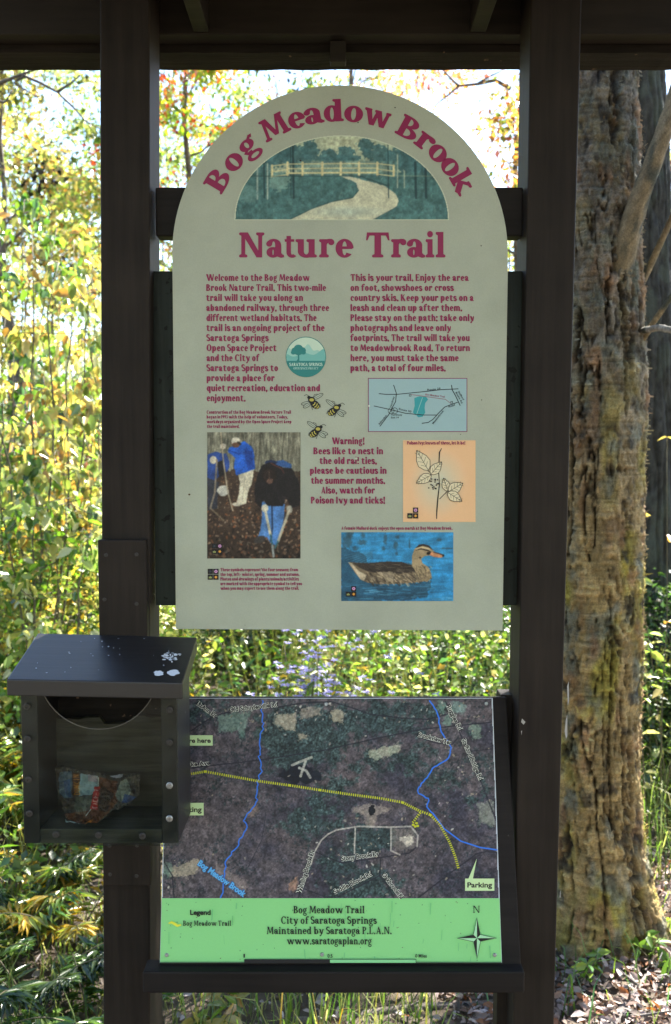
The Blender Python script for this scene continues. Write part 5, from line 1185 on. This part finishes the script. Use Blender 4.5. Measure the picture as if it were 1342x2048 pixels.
def limb(pts, rads, root, seed, name='limb', base=(.30, .235, .14)):
    g = np.random.default_rng(seed); P = np.array(pts, float); n = 70; t = np.linspace(0, 1, n); tt = np.linspace(0, 1, len(P))
    C = np.stack([np.interp(t, tt, P[:, k]) for k in range(3)], -1); ker = np.ones(9) / 9
    C = np.stack([np.convolve(np.pad(C[:, k], 4, 'edge'), ker, 'valid') for k in range(3)], -1); rad = np.interp(t, tt, rads)
    mb = MB(); mb.tube(C, list(rad), 22); v = np.array(mb.v); s = v * 1.0
    ds = (noise3(s[:, 0] * 60, s[:, 1] * 60, s[:, 2] * 22, seed) - .5) * .10 + (noise3(s[:, 0] * 200, s[:, 1] * 200, s[:, 2] * 90, seed + 3) - .5) * .06
    ctr = np.repeat(C, 22, 0); v = ctr + (v - ctr) * (1 + ds * 1.6)[:, None]
    k1 = noise3(s[:, 0] * 40, s[:, 1] * 40, s[:, 2] * 14, seed + 5)[:, None]; k2 = noise3(s[:, 0] * 150, s[:, 1] * 150, s[:, 2] * 120, seed + 7)[:, None]
    col = np.array(base) * (.55 + .9 * k2); m2 = np.clip((k1 - .55) * 6, 0, 1); col = col * (1 - m2) + np.array([.10, .105, .08]) * m2
    mb.v = [tuple(q) for q in v]; mb.c = [tuple(q) for q in col]
    return mb.build(name, M['attrbark'], root, smooth=True, recalc=False)
limb([at(1200, 760, 1.36), at(1228, 600, 1.26), at(1250, 490, 1.20), at(1280, 390, 1.16), at(1318, 295, 1.12), at(1350, 200, 1.1), at(1385, 60, 1.1), at(1420, -150, 1.1)], [.060, .048, .036, .029, .026, .024, .022, .018], birch, 3)
limb([at(1272, 700, 1.30), at(1300, 655, 1.22), at(1345, 590, 1.15), at(1390, 530, 1.1)], [.012, .0095, .008, .006], birch, 5)
limb([at(1270, 590, 1.32), at(1300, 532, 1.3), at(1342, 440, 1.25), at(1372, 370, 1.2)], [.014, .011, .009, .007], birch, 6)
limb([at(1275, 664, 1.30), at(1292, 660, 1.2), at(1320, 655, 1.15), at(1350, 662, 1.1)], [.011, .010, .010, .010], birch, 8, base=(.42, .38, .32))
P = np.array([.78, 1.6, 6.0]) + g.normal(0, 1, (2600, 3)) * [1.0, 1.0, .7]; P = P[P[:, 2] > 4.6]  # unseen birch crown, added above the view to shade the kiosk
link('crown', leaf_mesh('crown', [leaf_arrays(P, g.uniform(.06, .10, len(P)), pick(g, 'ygreen', len(P)), g)], M['leaf']), birch)

# the second, grey trunk behind it (unseen crown added overhead to shade the kiosk)
oak = thing('grey_tree', 'rough grey furrowed trunk standing in shade behind the golden birch trunk', 'tree', B(1300, 3.1))
nth = 150; zz = np.concatenate([np.linspace(-.1, 4.1, 420), np.linspace(4.2, 8.5, 30)]); th = np.linspace(0, 2*np.pi, nth, endpoint=False); TH, ZZ = np.meshgrid(th, zz)
cxs = np.interp(zz, [-.1, 0, 1.6, 2.6, 3.6, 8.5], [wx(1298, 3.1), wx(1298, 3.1), wx(1287, 3.1), wx(1272, 3.1), wx(1246, 3.1), wx(1200, 3.1)]); rs = np.interp(zz, [-.1, .1, .5, 2.5, 4, 8.5], [.22, .19, .165, .16, .155, .09])
cx_, sx_ = np.cos(TH), np.sin(TH); sc = .16; warpz = nz(8, 2.5, 190, 2)
fis = np.abs(noise3(cx_ * 42 * sc + warpz, sx_ * 42 * sc + warpz, ZZ * 3.4, 111) * 2 - 1); fine = nz(70, 40, 129, 2)
RR = rs[:, None] - .020 * np.clip(1 - fis / .45, 0, 1) + .008 * (fine - .5) + .012 * (nz(14, 9, 131) - .5)
VX = cxs[:, None] + RR * cx_; VY = 3.1 + RR * sx_
colr = np.array([.052, .050, .043]) * (.2 + 1.6 * fine)[..., None]; lic = np.clip((nz(14, 8, 133, 3) - .52) * 6, 0, 1)[..., None]; colr = colr * (1 - lic) + np.array([.08, .088, .070]) * lic
idx = np.arange(TH.size).reshape(TH.shape); nx_ = np.roll(idx, -1, 1); F = np.stack([idx[:-1], nx_[:-1], nx_[1:], idx[1:]], -1).reshape(-1, 4)
me = np_mesh('trunk', np.stack([VX, VY, ZZ], -1).reshape(-1, 3), F, colr.reshape(-1, 3), smooth=True); me.materials.append(M['attrbark']); link('trunk', me, oak)
P = np.array([2.55, 3.9, 6.5]) + g.normal(0, 1, (7500, 3)) * [1.1, 1.1, .75]; P = P[P[:, 2] > 4.9]
link('crown', leaf_mesh('crown', [leaf_arrays(P, g.uniform(.07, .12, len(P)), pick(g, 'green', len(P)), g)], M['leaf']), oak)
# ------------------------------------------------------------------ trees of the wood
tree('slender_maple', 'slim dark-trunked maple with green and reddish leaves between left post and sign arch', 'tree', B(404, 8), 7.5, .062, 'redmix', 11, crown0=.40, spread=1.0, nl=20, nleaf=7500, lsize=.072, clump=.13)
tree('thin_maple', 'thin trunked maple with orange tinged leaves just above the sign arch', 'tree', B(706, 12), 10, .07, 'orange', 12, crown0=.5, spread=1.7, nl=20, nleaf=8000, lsize=.08, clump=.16)
tree('crooked_tree', 'slim crooked grey tree with bare upper branches close to right post', 'tree', B(1030, 7), 7.0, .055, 'orange', 13, crown0=.42, spread=.9, nl=12, nleaf=4600, lsize=.075, lean=(-.12, 0), upang=.3, clump=.12, top=4.95, shade_clump=((2.5, 5.6, 6.2), (.9, .75, .4), 5200))  # unseen high leaf clump added to shade the ground at lower left
tree('forked_tree', 'forked dark tree with sparse yellow leaves at the far left edge', 'tree', B(28, 7), 6.5, .05, 'yellow', 14, crown0=.45, spread=1.1, nl=14, nleaf=5000, lsize=.08, lean=(.1, 0), clump=.13)
tree('leaning_tree', 'stout dark trunk leaning in from the left edge behind yellow saplings', 'tree', (wx(95, 9), 9, 0), 6.5, .09, 'yellow', 15, crown0=.6, spread=1.3, nl=10, nleaf=2600, lsize=.08, lean=(-.95, 0), clump=.15)
crk = [o for o in COL.objects if o.name == 'crooked_tree'][0]; frk = [o for o in COL.objects if o.name == 'forked_tree'][0]
for root, Yb, paths in ((crk, 7.0, [[(1022, 178), (990, 160), (955, 168), (918, 172), (890, 195), (868, 214)], [(918, 172), (900, 155), (886, 140), (880, 120)], [(955, 168), (985, 150), (1010, 138)]]), (frk, 4.2, [[(-40, 182), (0, 166), (30, 154), (60, 143), (100, 130)], [(40, 148), (80, 165), (115, 184), (150, 218), (172, 243), (205, 260)], [(50, 152), (28, 165), (75, 195)], [(115, 184), (140, 168), (160, 150)], [(-10, 200), (10, 205), (25, 180)]])):
    for k, pth in enumerate(paths):
        mb = MB(); g_ = np.random.default_rng(k); q = [np.array(at(x, y, Yb)) for x, y in pth]; qq = []
        for u, v in zip(q[:-1], q[1:]): qq += list(bend(u, v, g_, 4, .06))[:-1]
        qq.append(q[-1]); mb.tube(qq, list(np.linspace((.022 if root is crk else .017) * (.6 if k else 1), .004, len(qq))), 6); mb.build('branch', M['bark'], root, smooth=True, recalc=False)
spots = [(115, 11, 5.2, 'yellow', 1.2, 3000), (190, 14, 6.2, 'ygreen', 1.3, 3200), (250, 10, 6.5, 'ygreen', 1.3, 3000), (470, 13, 7.0, 'ygreen', 1.6, 4200), (560, 10, 6.2, 'ygreen', 1.4, 3600), (830, 14, 8.2, 'orange', 1.6, 2000), (940, 12, 4.9, 'ygreen', 1.2, 1700), (1010, 10, 4.3, 'yellow', 1.0, 1500), (1120, 15, 6, 'ygreen', 1.7, 1200), (1350, 12, 6.2, 'orange', 1.5, 3000), (1420, 9, 5.2, 'ygreen', 1.3, 2600), (-90, 12, 8.2, 'ygreen', 1.9, 3600), (60, 16, 9.5, 'ygreen', 2.0, 3000), (345, 15, 8, 'ygreen', 1.6, 3600)]
names = {'yellow': 'slender tree with thin yellow autumn crown deep in the wood', 'ygreen': 'slender tree with loose yellow-green crown deep in the wood', 'orange': 'slender tree with orange autumn crown deep in the wood'}
for i, (px, Y, h, pal, sp_, nl_) in enumerate(spots):
    tree('woodland_tree', names[pal], 'tree', B(px, Y), h, .035 + .004 * (i % 4), pal, 30 + i, crown0=.28, spread=sp_, nl=16, nleaf=int(nl_ * 1.75), lsize=.085, group=names[pal].split(' deep')[0].replace('slender tree', 'woodland trees') , clump=.15)
# distant woods: one mass of foliage closing the view
g = np.random.default_rng(77); n = 80000
ang = g.uniform(-1.2, 1.2, n); rad = g.uniform(17, 34, n); X = np.sin(ang) * rad; Yv = np.cos(ang) * rad
hmax = 2.2 + 4.2 * fbm2(X * .22, Yv * .22, 7) * (rad / 26); Zv = g.random(n) ** .8 * hmax
col = pick(g, 'ygreen', n, .25); oi = fbm2(X * .3, Yv * .3, 9) > .55; col[oi] = pick(g, 'orange', int(oi.sum()), .25)
o = link('distant_woods', leaf_mesh('distant_woods', [leaf_arrays(np.stack([X, Yv, Zv], -1), g.uniform(.09, .2, n), col, g)], M['leaf'])); tag(o, kind='stuff')

n = 16000; ang = g.uniform(np.pi * .62, np.pi * 1.38, n); rad = g.uniform(7, 15, n); X = np.sin(ang) * rad; Yv = np.cos(ang) * rad - 1.0  # unseen foliage behind the camera, added to block sky and tint bounce light
Zv = g.random(n) * (6 + 6 * fbm2(X * .3, Yv * .3, 8))
o = link('sky_blocking_woods', leaf_mesh('sky_blocking_woods', [leaf_arrays(np.stack([X, Yv, Zv], -1), g.uniform(.2, .42, n), np.where(g.random((n, 1)) < .45, pick(g, 'ygreen', n, .2), pick(g, 'litter', n, .2) * 1.1), g)], M['leaf'])); tag(o, kind='stuff')
# ------------------------------------------------------------------ shrubs and saplings
def copies(proto, loc, rz, s=1.0, label=None, group=None):
    r = proto.copy(); COL.objects.link(r); r.location = loc; r.rotation_euler = (0, 0, rz); r.scale = (s, s, s)
    if label: r['label'] = label
    if group: r['group'] = group
    for ch in proto.children:
        c = ch.copy(); COL.objects.link(c); c.parent = r
    return r
def shrub(name, label, cat, seed, h, pal, nleaf, lsize, spread, nst=7, group=None, mat='leaf', aspect=.5, clump=.075, droop=.35, shape=4):
    """a many-stemmed bush built at the origin"""
    g = np.random.default_rng(seed); root = thing(name, label, cat, (0, 0, 0), group); st = MB(); pts = []
    for i in range(nst):
        a = g.uniform(0, 6.28); r = spread * g.uniform(.25, 1); e = np.array([math.cos(a) * r, math.sin(a) * r, h * g.uniform(.65, 1.05)])
        q = bend(g.normal(0, .04, 3) * [1, 1, 0], e, g, 9, .26); st.tube(q, list(np.linspace(.007, .0016, 9)), 5); pts += list(q[2:])
        for m in range(6):
            s0 = q[int(g.integers(2, 9))]; a2 = g.uniform(0, 6.28); l2 = h * g.uniform(.10, .24); e2 = s0 + np.array([math.cos(a2) * l2, math.sin(a2) * l2, l2 * g.uniform(-.1, .8)])
            q2 = bend(s0, e2, g, 5, .15); st.tube(q2, list(np.linspace(.0035, .0015, 5)), 4); pts += list(q2[1:]) * 2
    st.build('stem', M['stem'], root, smooth=True, recalc=False); pts = np.array(pts)
    w = g.random(len(pts)) ** 2.5; ci = g.choice(len(pts), nleaf, p=w / w.sum()); P = pts[ci] + g.normal(0, clump, (nleaf, 3)) * [1, 1, .7]; P[:, 2] = np.abs(P[:, 2])
    tone = g.normal(0, .38, len(pts))[ci]; col = np.clip(pick(g, pal, nleaf) * (1 + tone)[:, None], .012, .8)
    link('foliage', leaf_mesh('foliage', [leaf_arrays(P, g.uniform(.55, 1.25, nleaf) * lsize, col, g, droop, .55, aspect, shape)], M[mat]), root)
    return root
def place(kind_args, locs, label, group):
    p = None
    for (px, Y, s) in locs:
        b = B(px, Y); rz = random.Random(int(px * 7 + Y * 100)).uniform(0, 6.28)
        if p is None: p = shrub(*kind_args[0], **kind_args[1]); p.location = b; p.rotation_euler = (0, 0, rz); p.scale = (s,) * 3; p['label'] = label; p['group'] = group
        else: copies(p, b, rz, s, label, group)
    return p
rnd = random.Random(41)
L1 = 'yellow-green leafy bush in the sunny thicket behind the kiosk'; L2 = 'bushy shrub with orange and yellow leaves in the thicket'; L3 = 'fresh green bush with small leaves behind the kiosk'
place((('leafy_bush', L1, 'bush', 101, 1.9, 'mixed', 2600, .07, .8), {}), [(p + rnd.uniform(-30, 30), Y, rnd.uniform(.8, 1.15)) for p, Y in [(-60, 5), (70, 6.5), (170, 5.2), (240, 7.5), (330, 8), (20, 8.5), (130, 9), (1010, 8.5), (1330, 8), (560, 9), (1090, 7)]], L1, 'yellow-green bushes of the thicket')
place((('autumn_shrub', L2, 'bush', 102, 1.8, 'orange', 2500, .062, .75), {}), [(p + rnd.uniform(-30, 30), Y, rnd.uniform(.85, 1.15)) for p, Y in [(35, 6.6), (150, 7.2), (-30, 7), (95, 10), (330, 10), (1040, 9.5), (1340, 10), (700, 10)]], L2, 'orange and yellow shrubs of the thicket')
place((('green_bush', L3, 'bush', 103, 1.25, 'herb', 3000, .042, .65), {}), [(p + rnd.uniform(-20, 20), Y, rnd.uniform(.8, 1.2)) for p, Y in [(10, 3.6), (110, 4.2), (180, 3.4), (60, 2.9), (330, 4.6), (430, 5.2), (520, 4.2), (600, 5.6), (690, 4.8), (780, 5.4), (860, 4.4), (960, 5.0), (1030, 5.8), (1070, 4.4), (350, 6.6), (640, 7.2), (880, 7), (-70, 3.8)]], L3, 'green bushes of the thicket')
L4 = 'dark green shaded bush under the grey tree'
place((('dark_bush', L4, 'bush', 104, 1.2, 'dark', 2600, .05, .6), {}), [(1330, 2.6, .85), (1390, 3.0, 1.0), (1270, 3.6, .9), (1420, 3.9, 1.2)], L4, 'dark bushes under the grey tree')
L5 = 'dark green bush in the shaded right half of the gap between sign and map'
place((('dark_bush', L5, 'bush', 105, .95, 'dark', 2600, .04, .5), {}), [(900, 3.4, .95), (985, 3.0, .9), (1035, 3.7, 1.0), (480, 3.9, .9)], L5, 'dark bushes behind the gap under the sign')  # dark bushes added to stand in for shaded depth in the gap
# tall saplings with hanging yellow leaves on the left
def sapling(label, base, stems, seed, nleaf, lsize, pal='yellow'):
    g = np.random.default_rng(seed); root = thing('sapling', label, 'sapling', tuple(base), 'saplings behind the left opening'); st = MB(); pts = []
    for e in stems:
        q = bend(base, e, g, 12, .11); st.tube(q, list(np.linspace(.010, .0025, 12)), 6)
        for m in range(12):
            s0 = q[int(g.integers(4, 12))]; a2 = g.uniform(0, 6.28); l2 = g.uniform(.12, .34); e2 = s0 + np.array([math.cos(a2) * l2, math.sin(a2) * l2, l2 * g.uniform(-.3, .6)]); q2 = bend(s0, e2, g, 6, .12); st.tube(q2, list(np.linspace(.003, .0014, 6)), 4); pts += list(q2[2:])
    st.build('stem', M['stem'], root, smooth=True, recalc=False); pts = np.array(pts); ci = g.integers(0, len(pts), nleaf)
    P = pts[ci] + g.normal(0, .03, (nleaf, 3)); col = np.clip(pick(g, pal, nleaf), .012, .8)
    link('foliage', leaf_mesh('foliage', [leaf_arrays(P, g.uniform(.6, 1.2, nleaf) * lsize, col, g, .85, .4, .55, 6)], M['leaf_gloss']), root)
Y = 2.6
sapling('many-stemmed sapling with hanging yellow leaves left of the left post', B(62, Y), [tuple(at(px, py, Y + dy)) for px, py, dy in ((-5, 560, .1), (55, 470, 0), (95, 520, -.1), (150, 540, .15), (185, 620, .2))], 201, 800, .070)
sapling('thin sapling with yellow leaves beside the far left edge, shorter than its neighbour', B(5, 3.3), [tuple(at(px, py, 3.3)) for px, py in ((-40, 620), (15, 600), (60, 680))], 202, 420, .07)
sapling('arching sapling with yellow leaves half hidden by the left post', B(215, 3.6), [tuple(at(px, py, 3.6)) for px, py in ((130, 700), (190, 560), (260, 600))], 203, 520, .072, 'pale')
sapling('bushy sapling with light yellow leaves in the middle of the left opening', B(120, 3.2), [tuple(at(px, py, 3.2)) for px, py in ((60, 800), (110, 760), (150, 820), (190, 860))], 204, 620, .066, 'yellow')
sapling('low green sapling with mixed pale leaves above the brochure box lid', B(60, 2.4), [tuple(at(px, py, 2.4)) for px, py in ((0, 960), (70, 930), (140, 1000), (180, 1060))], 205, 560, .07, 'mixed')
sapling('sapling with drooping green leaves at the far left edge', B(-30, 4.2), [tuple(at(px, py, 4.2)) for px, py in ((-60, 420), (10, 390), (60, 460), (110, 480))], 206, 700, .08, 'green')
sapling('tall sapling with pale yellow leaves close to the left post, behind the bushes', B(150, 4.6), [tuple(at(px, py, 4.6)) for px, py in ((100, 560), (150, 480), (185, 520), (230, 600))], 207, 700, .08, 'yellow')
# ferns
def fern(label, base, seed, nf, L, pal, group):
    g = np.random.default_rng(seed); root = thing('fern', label, 'fern', tuple(base), group); st = MB(); parts = []; base = np.array(base)
    for i in range(nf):
        a = i * 2.4 + g.normal(0, .3); l = L * g.uniform(.7, 1.1); e = base + np.array([math.cos(a) * l * .8, math.sin(a) * l * .8, l * g.uniform(.35, .75)])
        t = np.linspace(0, 1, 16)[:, None]; mid = (base + e) / 2 + np.array([0, 0, l * .28]); q = (1 - t)**2 * base + 2 * t * (1 - t) * mid + t**2 * e; st.tube(q, list(np.linspace(.0035, .001, 16)), 4)
        pal_ = pal if g.random() < .75 else 'gold'
        for sgn in (1, -1):
            n = 38; tt = np.linspace(.2, .99, n); P = np.stack([np.interp(tt, t[:, 0], q[:, k]) for k in range(3)], -1); ln = l * .26 * np.sin(np.pi * (tt * .86 + .10)) + .008
            parts.append(leaf_arrays(P, ln, pick(g, pal_, n, .1), g, .15, .12, .17, 4, heading=a + sgn * 1.15, roll=.15))
    st.build('stem', M['stem'], root, smooth=True, recalc=False); link('frond', leaf_mesh('frond', parts, M['leaf_gloss']), root)
for k, (px, py, L, pal, lab) in enumerate([(60, 1960, .42, 'dark', 'broad dark green fern at the bottom left corner'), (150, 1830, .40, 'gold', 'golden yellow fern with pale fronds just left of the left post foot'), (30, 1790, .40, 'dark', 'dark green fern at the left edge below the brochure box'), (110, 1740, .42, 'herb', 'pale yellow-green fern directly under the brochure box'), (180, 2010, .34, 'green', 'small green fern at the foot of the left post'), (-20, 1880, .42, 'green', 'green fern cut by the left edge of the view')]):  # on dark ferns, the shade here is put into leaf colour
    b = gnd(px, py + 60); fern(lab, b, 300 + k, 6, L * .88, pal, None)
LF = 'fern rising from the undergrowth behind the brochure box'
for k, (px, Y) in enumerate([(20, 2.2), (90, 2.6), (160, 2.1), (50, 3.0), (190, 2.9)]): fern(LF, B(px, Y), 320 + k, 10, .7, 'herb', 'ferns behind the brochure box')
# asters
def aster(label, base, seed, n, h, w, ncol):
    g = np.random.default_rng(seed); root = thing('aster', label, 'flower', tuple(base)); base = np.array(base); st = MB(); parts = []; fl = []
    for i in range(n):
        e = base + np.array([g.normal(0, w), g.normal(0, w * .7), h * g.uniform(.8, 1.08)]); q = bend(base + g.normal(0, .05, 3) * [1, 1, 0], e, g, 9, .08); st.tube(q, list(np.linspace(.004, .0015, 9)), 4)
        P = q[g.integers(1, 8, 26)] + g.normal(0, .008, (26, 3)); parts.append(leaf_arrays(P, g.uniform(.04, .09, 26), pick(g, 'herb', 26), g, .2, .4, .2))
        for m in range(ncol): c = q[int(g.integers(6, 9))] + g.normal(0, .05, 3) * [1, 1, .8]; fl.append(c)
    st.build('stem', M['stem'], root, smooth=True, recalc=False); link('foliage', leaf_mesh('foliage', parts, M['leaf']), root)
    fl = np.array(fl); pe = []
    for c in range(11): 
        hd = np.full(len(fl), c * 2 * np.pi / 11); pe.append(leaf_arrays(fl, np.full(len(fl), .019), np.tile(np.array([[.42, .40, .68]]), (len(fl), 1)) * g.uniform(.8, 1.15, (len(fl), 1)), g, -.1, .25, .34, 4, heading=hd, roll=.2))
    pe.append(leaf_arrays(fl + [0, -.001, .002], np.full(len(fl), .006), np.tile(np.array([[.5, .36, .05]]), (len(fl), 1)), g, 0, 1, 1))
    link('blossom', leaf_mesh('blossom', pe, M['leaf']), root)
aster('clump of pale violet asters blooming in the gap below the sign', B(612, 1.7), 401, 14, .90, .10, 12)
aster('small violet aster to the right in the gap between sign and map', B(885, 1.6), 402, 6, .80, .10, 5)
aster('few whitish asters near the lower left corner of the sign', B(560, 1.7), 403, 5, .74, .08, 5)
# herb layer, grass and dead leaves
g = np.random.default_rng(500)
def scatter(n, x0, x1, y0, y1): return g.uniform(x0, x1, n), g.uniform(y0, y1, n)
X, Yv = scatter(3600, -3.4, 3.2, 1.1, 6.0); hgt = (.35 + .62 * fbm2(X * .9, Yv * .9, 3)) * np.clip((Yv - .6) / 1.2, .35, 1.15); keep = ~((X > .25) & (X < 2.4) & (Yv < 2.1)) & (fbm2(X * 1.6 + 3, Yv * 1.6, 6) > np.where((X < -.3) & (Yv < 2.0), .52, .40)); X, Yv, hgt = X[keep], Yv[keep], hgt[keep]
parts = []; stv = []; stf = []
for x, y, h in zip(X, Yv, hgt):
    b = np.array([x, y, float(0)]); e = b + np.array([g.normal(0, .2), g.normal(0, .2), h]); k = int(g.integers(12, 24)); t = g.uniform(.15, 1, k)[:, None]; P = b + (e - b) * t + g.normal(0, .012, (k, 3))
    q_ = fbm2(x * 1.1, y * 1.1, 5) + g.normal(0, .07); pal = 'dark' if q_ < .38 else 'green' if q_ < .46 else 'herb' if q_ < .55 else 'pale' if q_ < .62 else 'ygreen'
    wide = g.random() < .72
    parts.append(leaf_arrays(P, g.uniform(.6, 1.2, k) * (.042 if wide else .066), pick(g, pal, k), g, .1, .5, .62 if wide else .2))
    w = .0018; n0 = len(stv); stv += [b + [-w, 0, 0], b + [w, 0, 0], e + [w * .4, 0, 0], e - [w * .4, 0, 0]]; stf += [(n0, n0+1, n0+2), (n0, n0+2, n0+3)]
parts.append((np.array(stv), np.array(stf), np.tile([[.12, .13, .04]], (len(stv), 1))))
tag(link('undergrowth', leaf_mesh('undergrowth', parts, M['leaf'])), kind='stuff')
def grass(n, xr, yr, hmin, hmax, pal, mask=None):
    X, Yv = scatter(n, *xr, *yr)
    if mask is not None: k = mask(X, Yv); X, Yv = X[k], Yv[k]
    n = len(X); Zv = gz(X, Yv); P = np.stack([X, Yv, Zv], -1); h = g.uniform(hmin, hmax, n)[:, None]; a = g.uniform(0, 6.28, n); d = np.stack([np.cos(a), np.sin(a), np.zeros(n)], -1); s = np.stack([-np.sin(a), np.cos(a), np.zeros(n)], -1); w = g.uniform(.0015, .0032, n)[:, None]; ln = g.uniform(.1, .9, n)[:, None] * h
    z = np.array([0, 0, 1.0]); V = np.stack([P - s * w, P + s * w, P + d * ln * .35 + z * h * .62 - s * w * .8, P + d * ln * .35 + z * h * .62 + s * w * .8, P + d * ln + z * h * g.uniform(.55, 1, (n, 1))], 1)
    F = (np.arange(n)[:, None, None] * 5 + np.array([[0, 1, 3], [0, 3, 2], [2, 3, 4]])[None]).reshape(-1, 3)
    return V.reshape(-1, 3), F, np.repeat(pick(g, pal, n), 5, 0)
gp_ = [grass(4200, (-2.6, 2.4), (.5, 3.2), .08, .32, 'herb', lambda x, y: (fbm2(x * 1.3, y * 1.3, 8) > .44) & ~((x > .3) & (y < 2.2))), grass(6000, (1.0, 3.2), (1.6, 5), .18, .5, 'ygreen'), grass(1500, (-1.2, .30), (.55, 1.6), .05, .17, 'ygreen'), grass(260, (.36, 1.6), (.75, 1.9), .06, .2, 'green')]
tag(link('grass', leaf_mesh('grass', gp_, M['leaf'])), kind='stuff')
X, Yv = scatter(15000, -3.2, 3.2, .25, 4.5); n = len(X); Zv = gz(X, Yv) + g.uniform(.004, .03, n)
col = pick(g, 'litter', n, .2)
X2, Y2 = scatter(9500, .28, 1.7, .2, 1.9); col = np.concatenate([col, pick(g, 'litter', 9500, .35) * np.array([1.0, .93, .88])]); X = np.concatenate([X, X2]); Yv = np.concatenate([Yv, Y2]); Zv = np.concatenate([Zv, gz(X2, Y2) + g.uniform(.004, .04, 9500)]); n = len(X)
tag(link('leaf_litter', leaf_mesh('leaf_litter', [leaf_arrays(np.stack([X, Yv, Zv], -1), g.uniform(.014, .044, n), col, g, .05, .45, .5, 6, roll=.9)], M['litter'])), kind='stuff')
# fallen sticks and branches
def stick(name, label, a, b, r, seed, col):
    g = np.random.default_rng(seed); a = gnd(*a); b = gnd(*b); a.z += r * .8; b.z += r * 1.1; root = thing(name, label, 'branch', tuple(a))
    q = bend(a, b, g, 10, .05); mb = MB(); mb.tube(q, list(np.linspace(r, r * .6, 10)), 8, col=col); mb.build('wood', M['attrbark'], root, smooth=True, recalc=False)
    for k in range(3): t = MB(); s0 = q[2 + 2 * k]; t.tube(bend(s0, s0 + np.array([g.normal(0, .06), g.normal(0, .06), .05 + .04 * g.random()]), g, 4, .1), [r * .35, r * .3, r * .2, r * .1], 5, col=col); t.build('twig', M['attrbark'], root, smooth=True, recalc=False)
stick('fallen_branch', 'long pale fallen branch on the grass under the map ledge', (590, 2052), (1062, 2004), .014, 601, (.26, .22, .19))
stick('fallen_branch', 'grey stick lying on sunlit dead leaves at the bottom right corner', (1215, 2075), (1306, 1945), .014, 602, (.20, .18, .17))
stick('fallen_branch', 'short grey stick lying across the right edge on sunlit leaves', (1288, 1960), (1375, 1972), .010, 603, (.26, .24, .23))
stick('fallen_branch', 'dark mossy branch in shade at the foot of the birch trunk', (1100, 1925), (1215, 1898), .018, 604, (.07, .06, .045))
stick('fallen_branch', 'thin pale stick leaning in the bright grass right of the birch trunk', (1275, 1490), (1380, 1478), .010, 605, (.45, .40, .34))
# seedlings and broad leaf plants
def seedling(label, base, seed, n, h, ls, pal, group=None, shape=6):
    g = np.random.default_rng(seed); root = thing('seedling', label, 'plant', tuple(base), group); st = MB(); parts = []; base = np.array(base)
    for i in range(n):
        b = base + g.normal(0, .05, 3) * [1, 1, 0]; e = b + np.array([g.normal(0, .06), g.normal(0, .06), h * g.uniform(.6, 1.1)]); q = bend(b, e, g, 6, .1); st.tube(q, list(np.linspace(.003, .0012, 6)), 4)
        k = 8; P = q[g.integers(2, 6, k)]; parts.append(leaf_arrays(P, g.uniform(.7, 1.2, k) * ls, pick(g, pal, k), g, .1, .35, .5, shape))
    st.build('stem', M['stem'], root, smooth=True, recalc=False); link('foliage', leaf_mesh('foliage', parts, M['leaf_gloss']), root)
seedling('low bright green seedlings in front of the birch root', gnd(1290, 1925), 701, 6, .12, .05, 'ygreen')
seedling('small green seedling in shade between right post and birch', gnd(1150, 1965), 702, 4, .12, .05, 'green')
seedling('bright yellow-green plant under the left end of the map ledge', gnd(400, 2075), 703, 5, .16, .055, 'yellow')
seedling('white and green leafy plant under the ledge beside the left post', gnd(372, 2070), 704, 3, .16, .05, 'ygreen')
seedling('bright green leafy plant at the right edge level with the map top', B(1345, 1.9), 705, 5, 1.02, .06, 'ygreen')
seedling('sprig of bright yellow-green leaves before the grey trunk', B(1338, 2.0), 706, 3, 1.62, .06, 'yellow')
seedling('tall leafy stem with pale leaves at the right edge below the yellow sprig', B(1352, 2.2), 708, 4, 1.3, .06, 'pale')
seedling('leafy plant with big yellow and pale leaves behind the right end of box lid', B(432, 1.15), 707, 3, .86, .10, 'yellow')
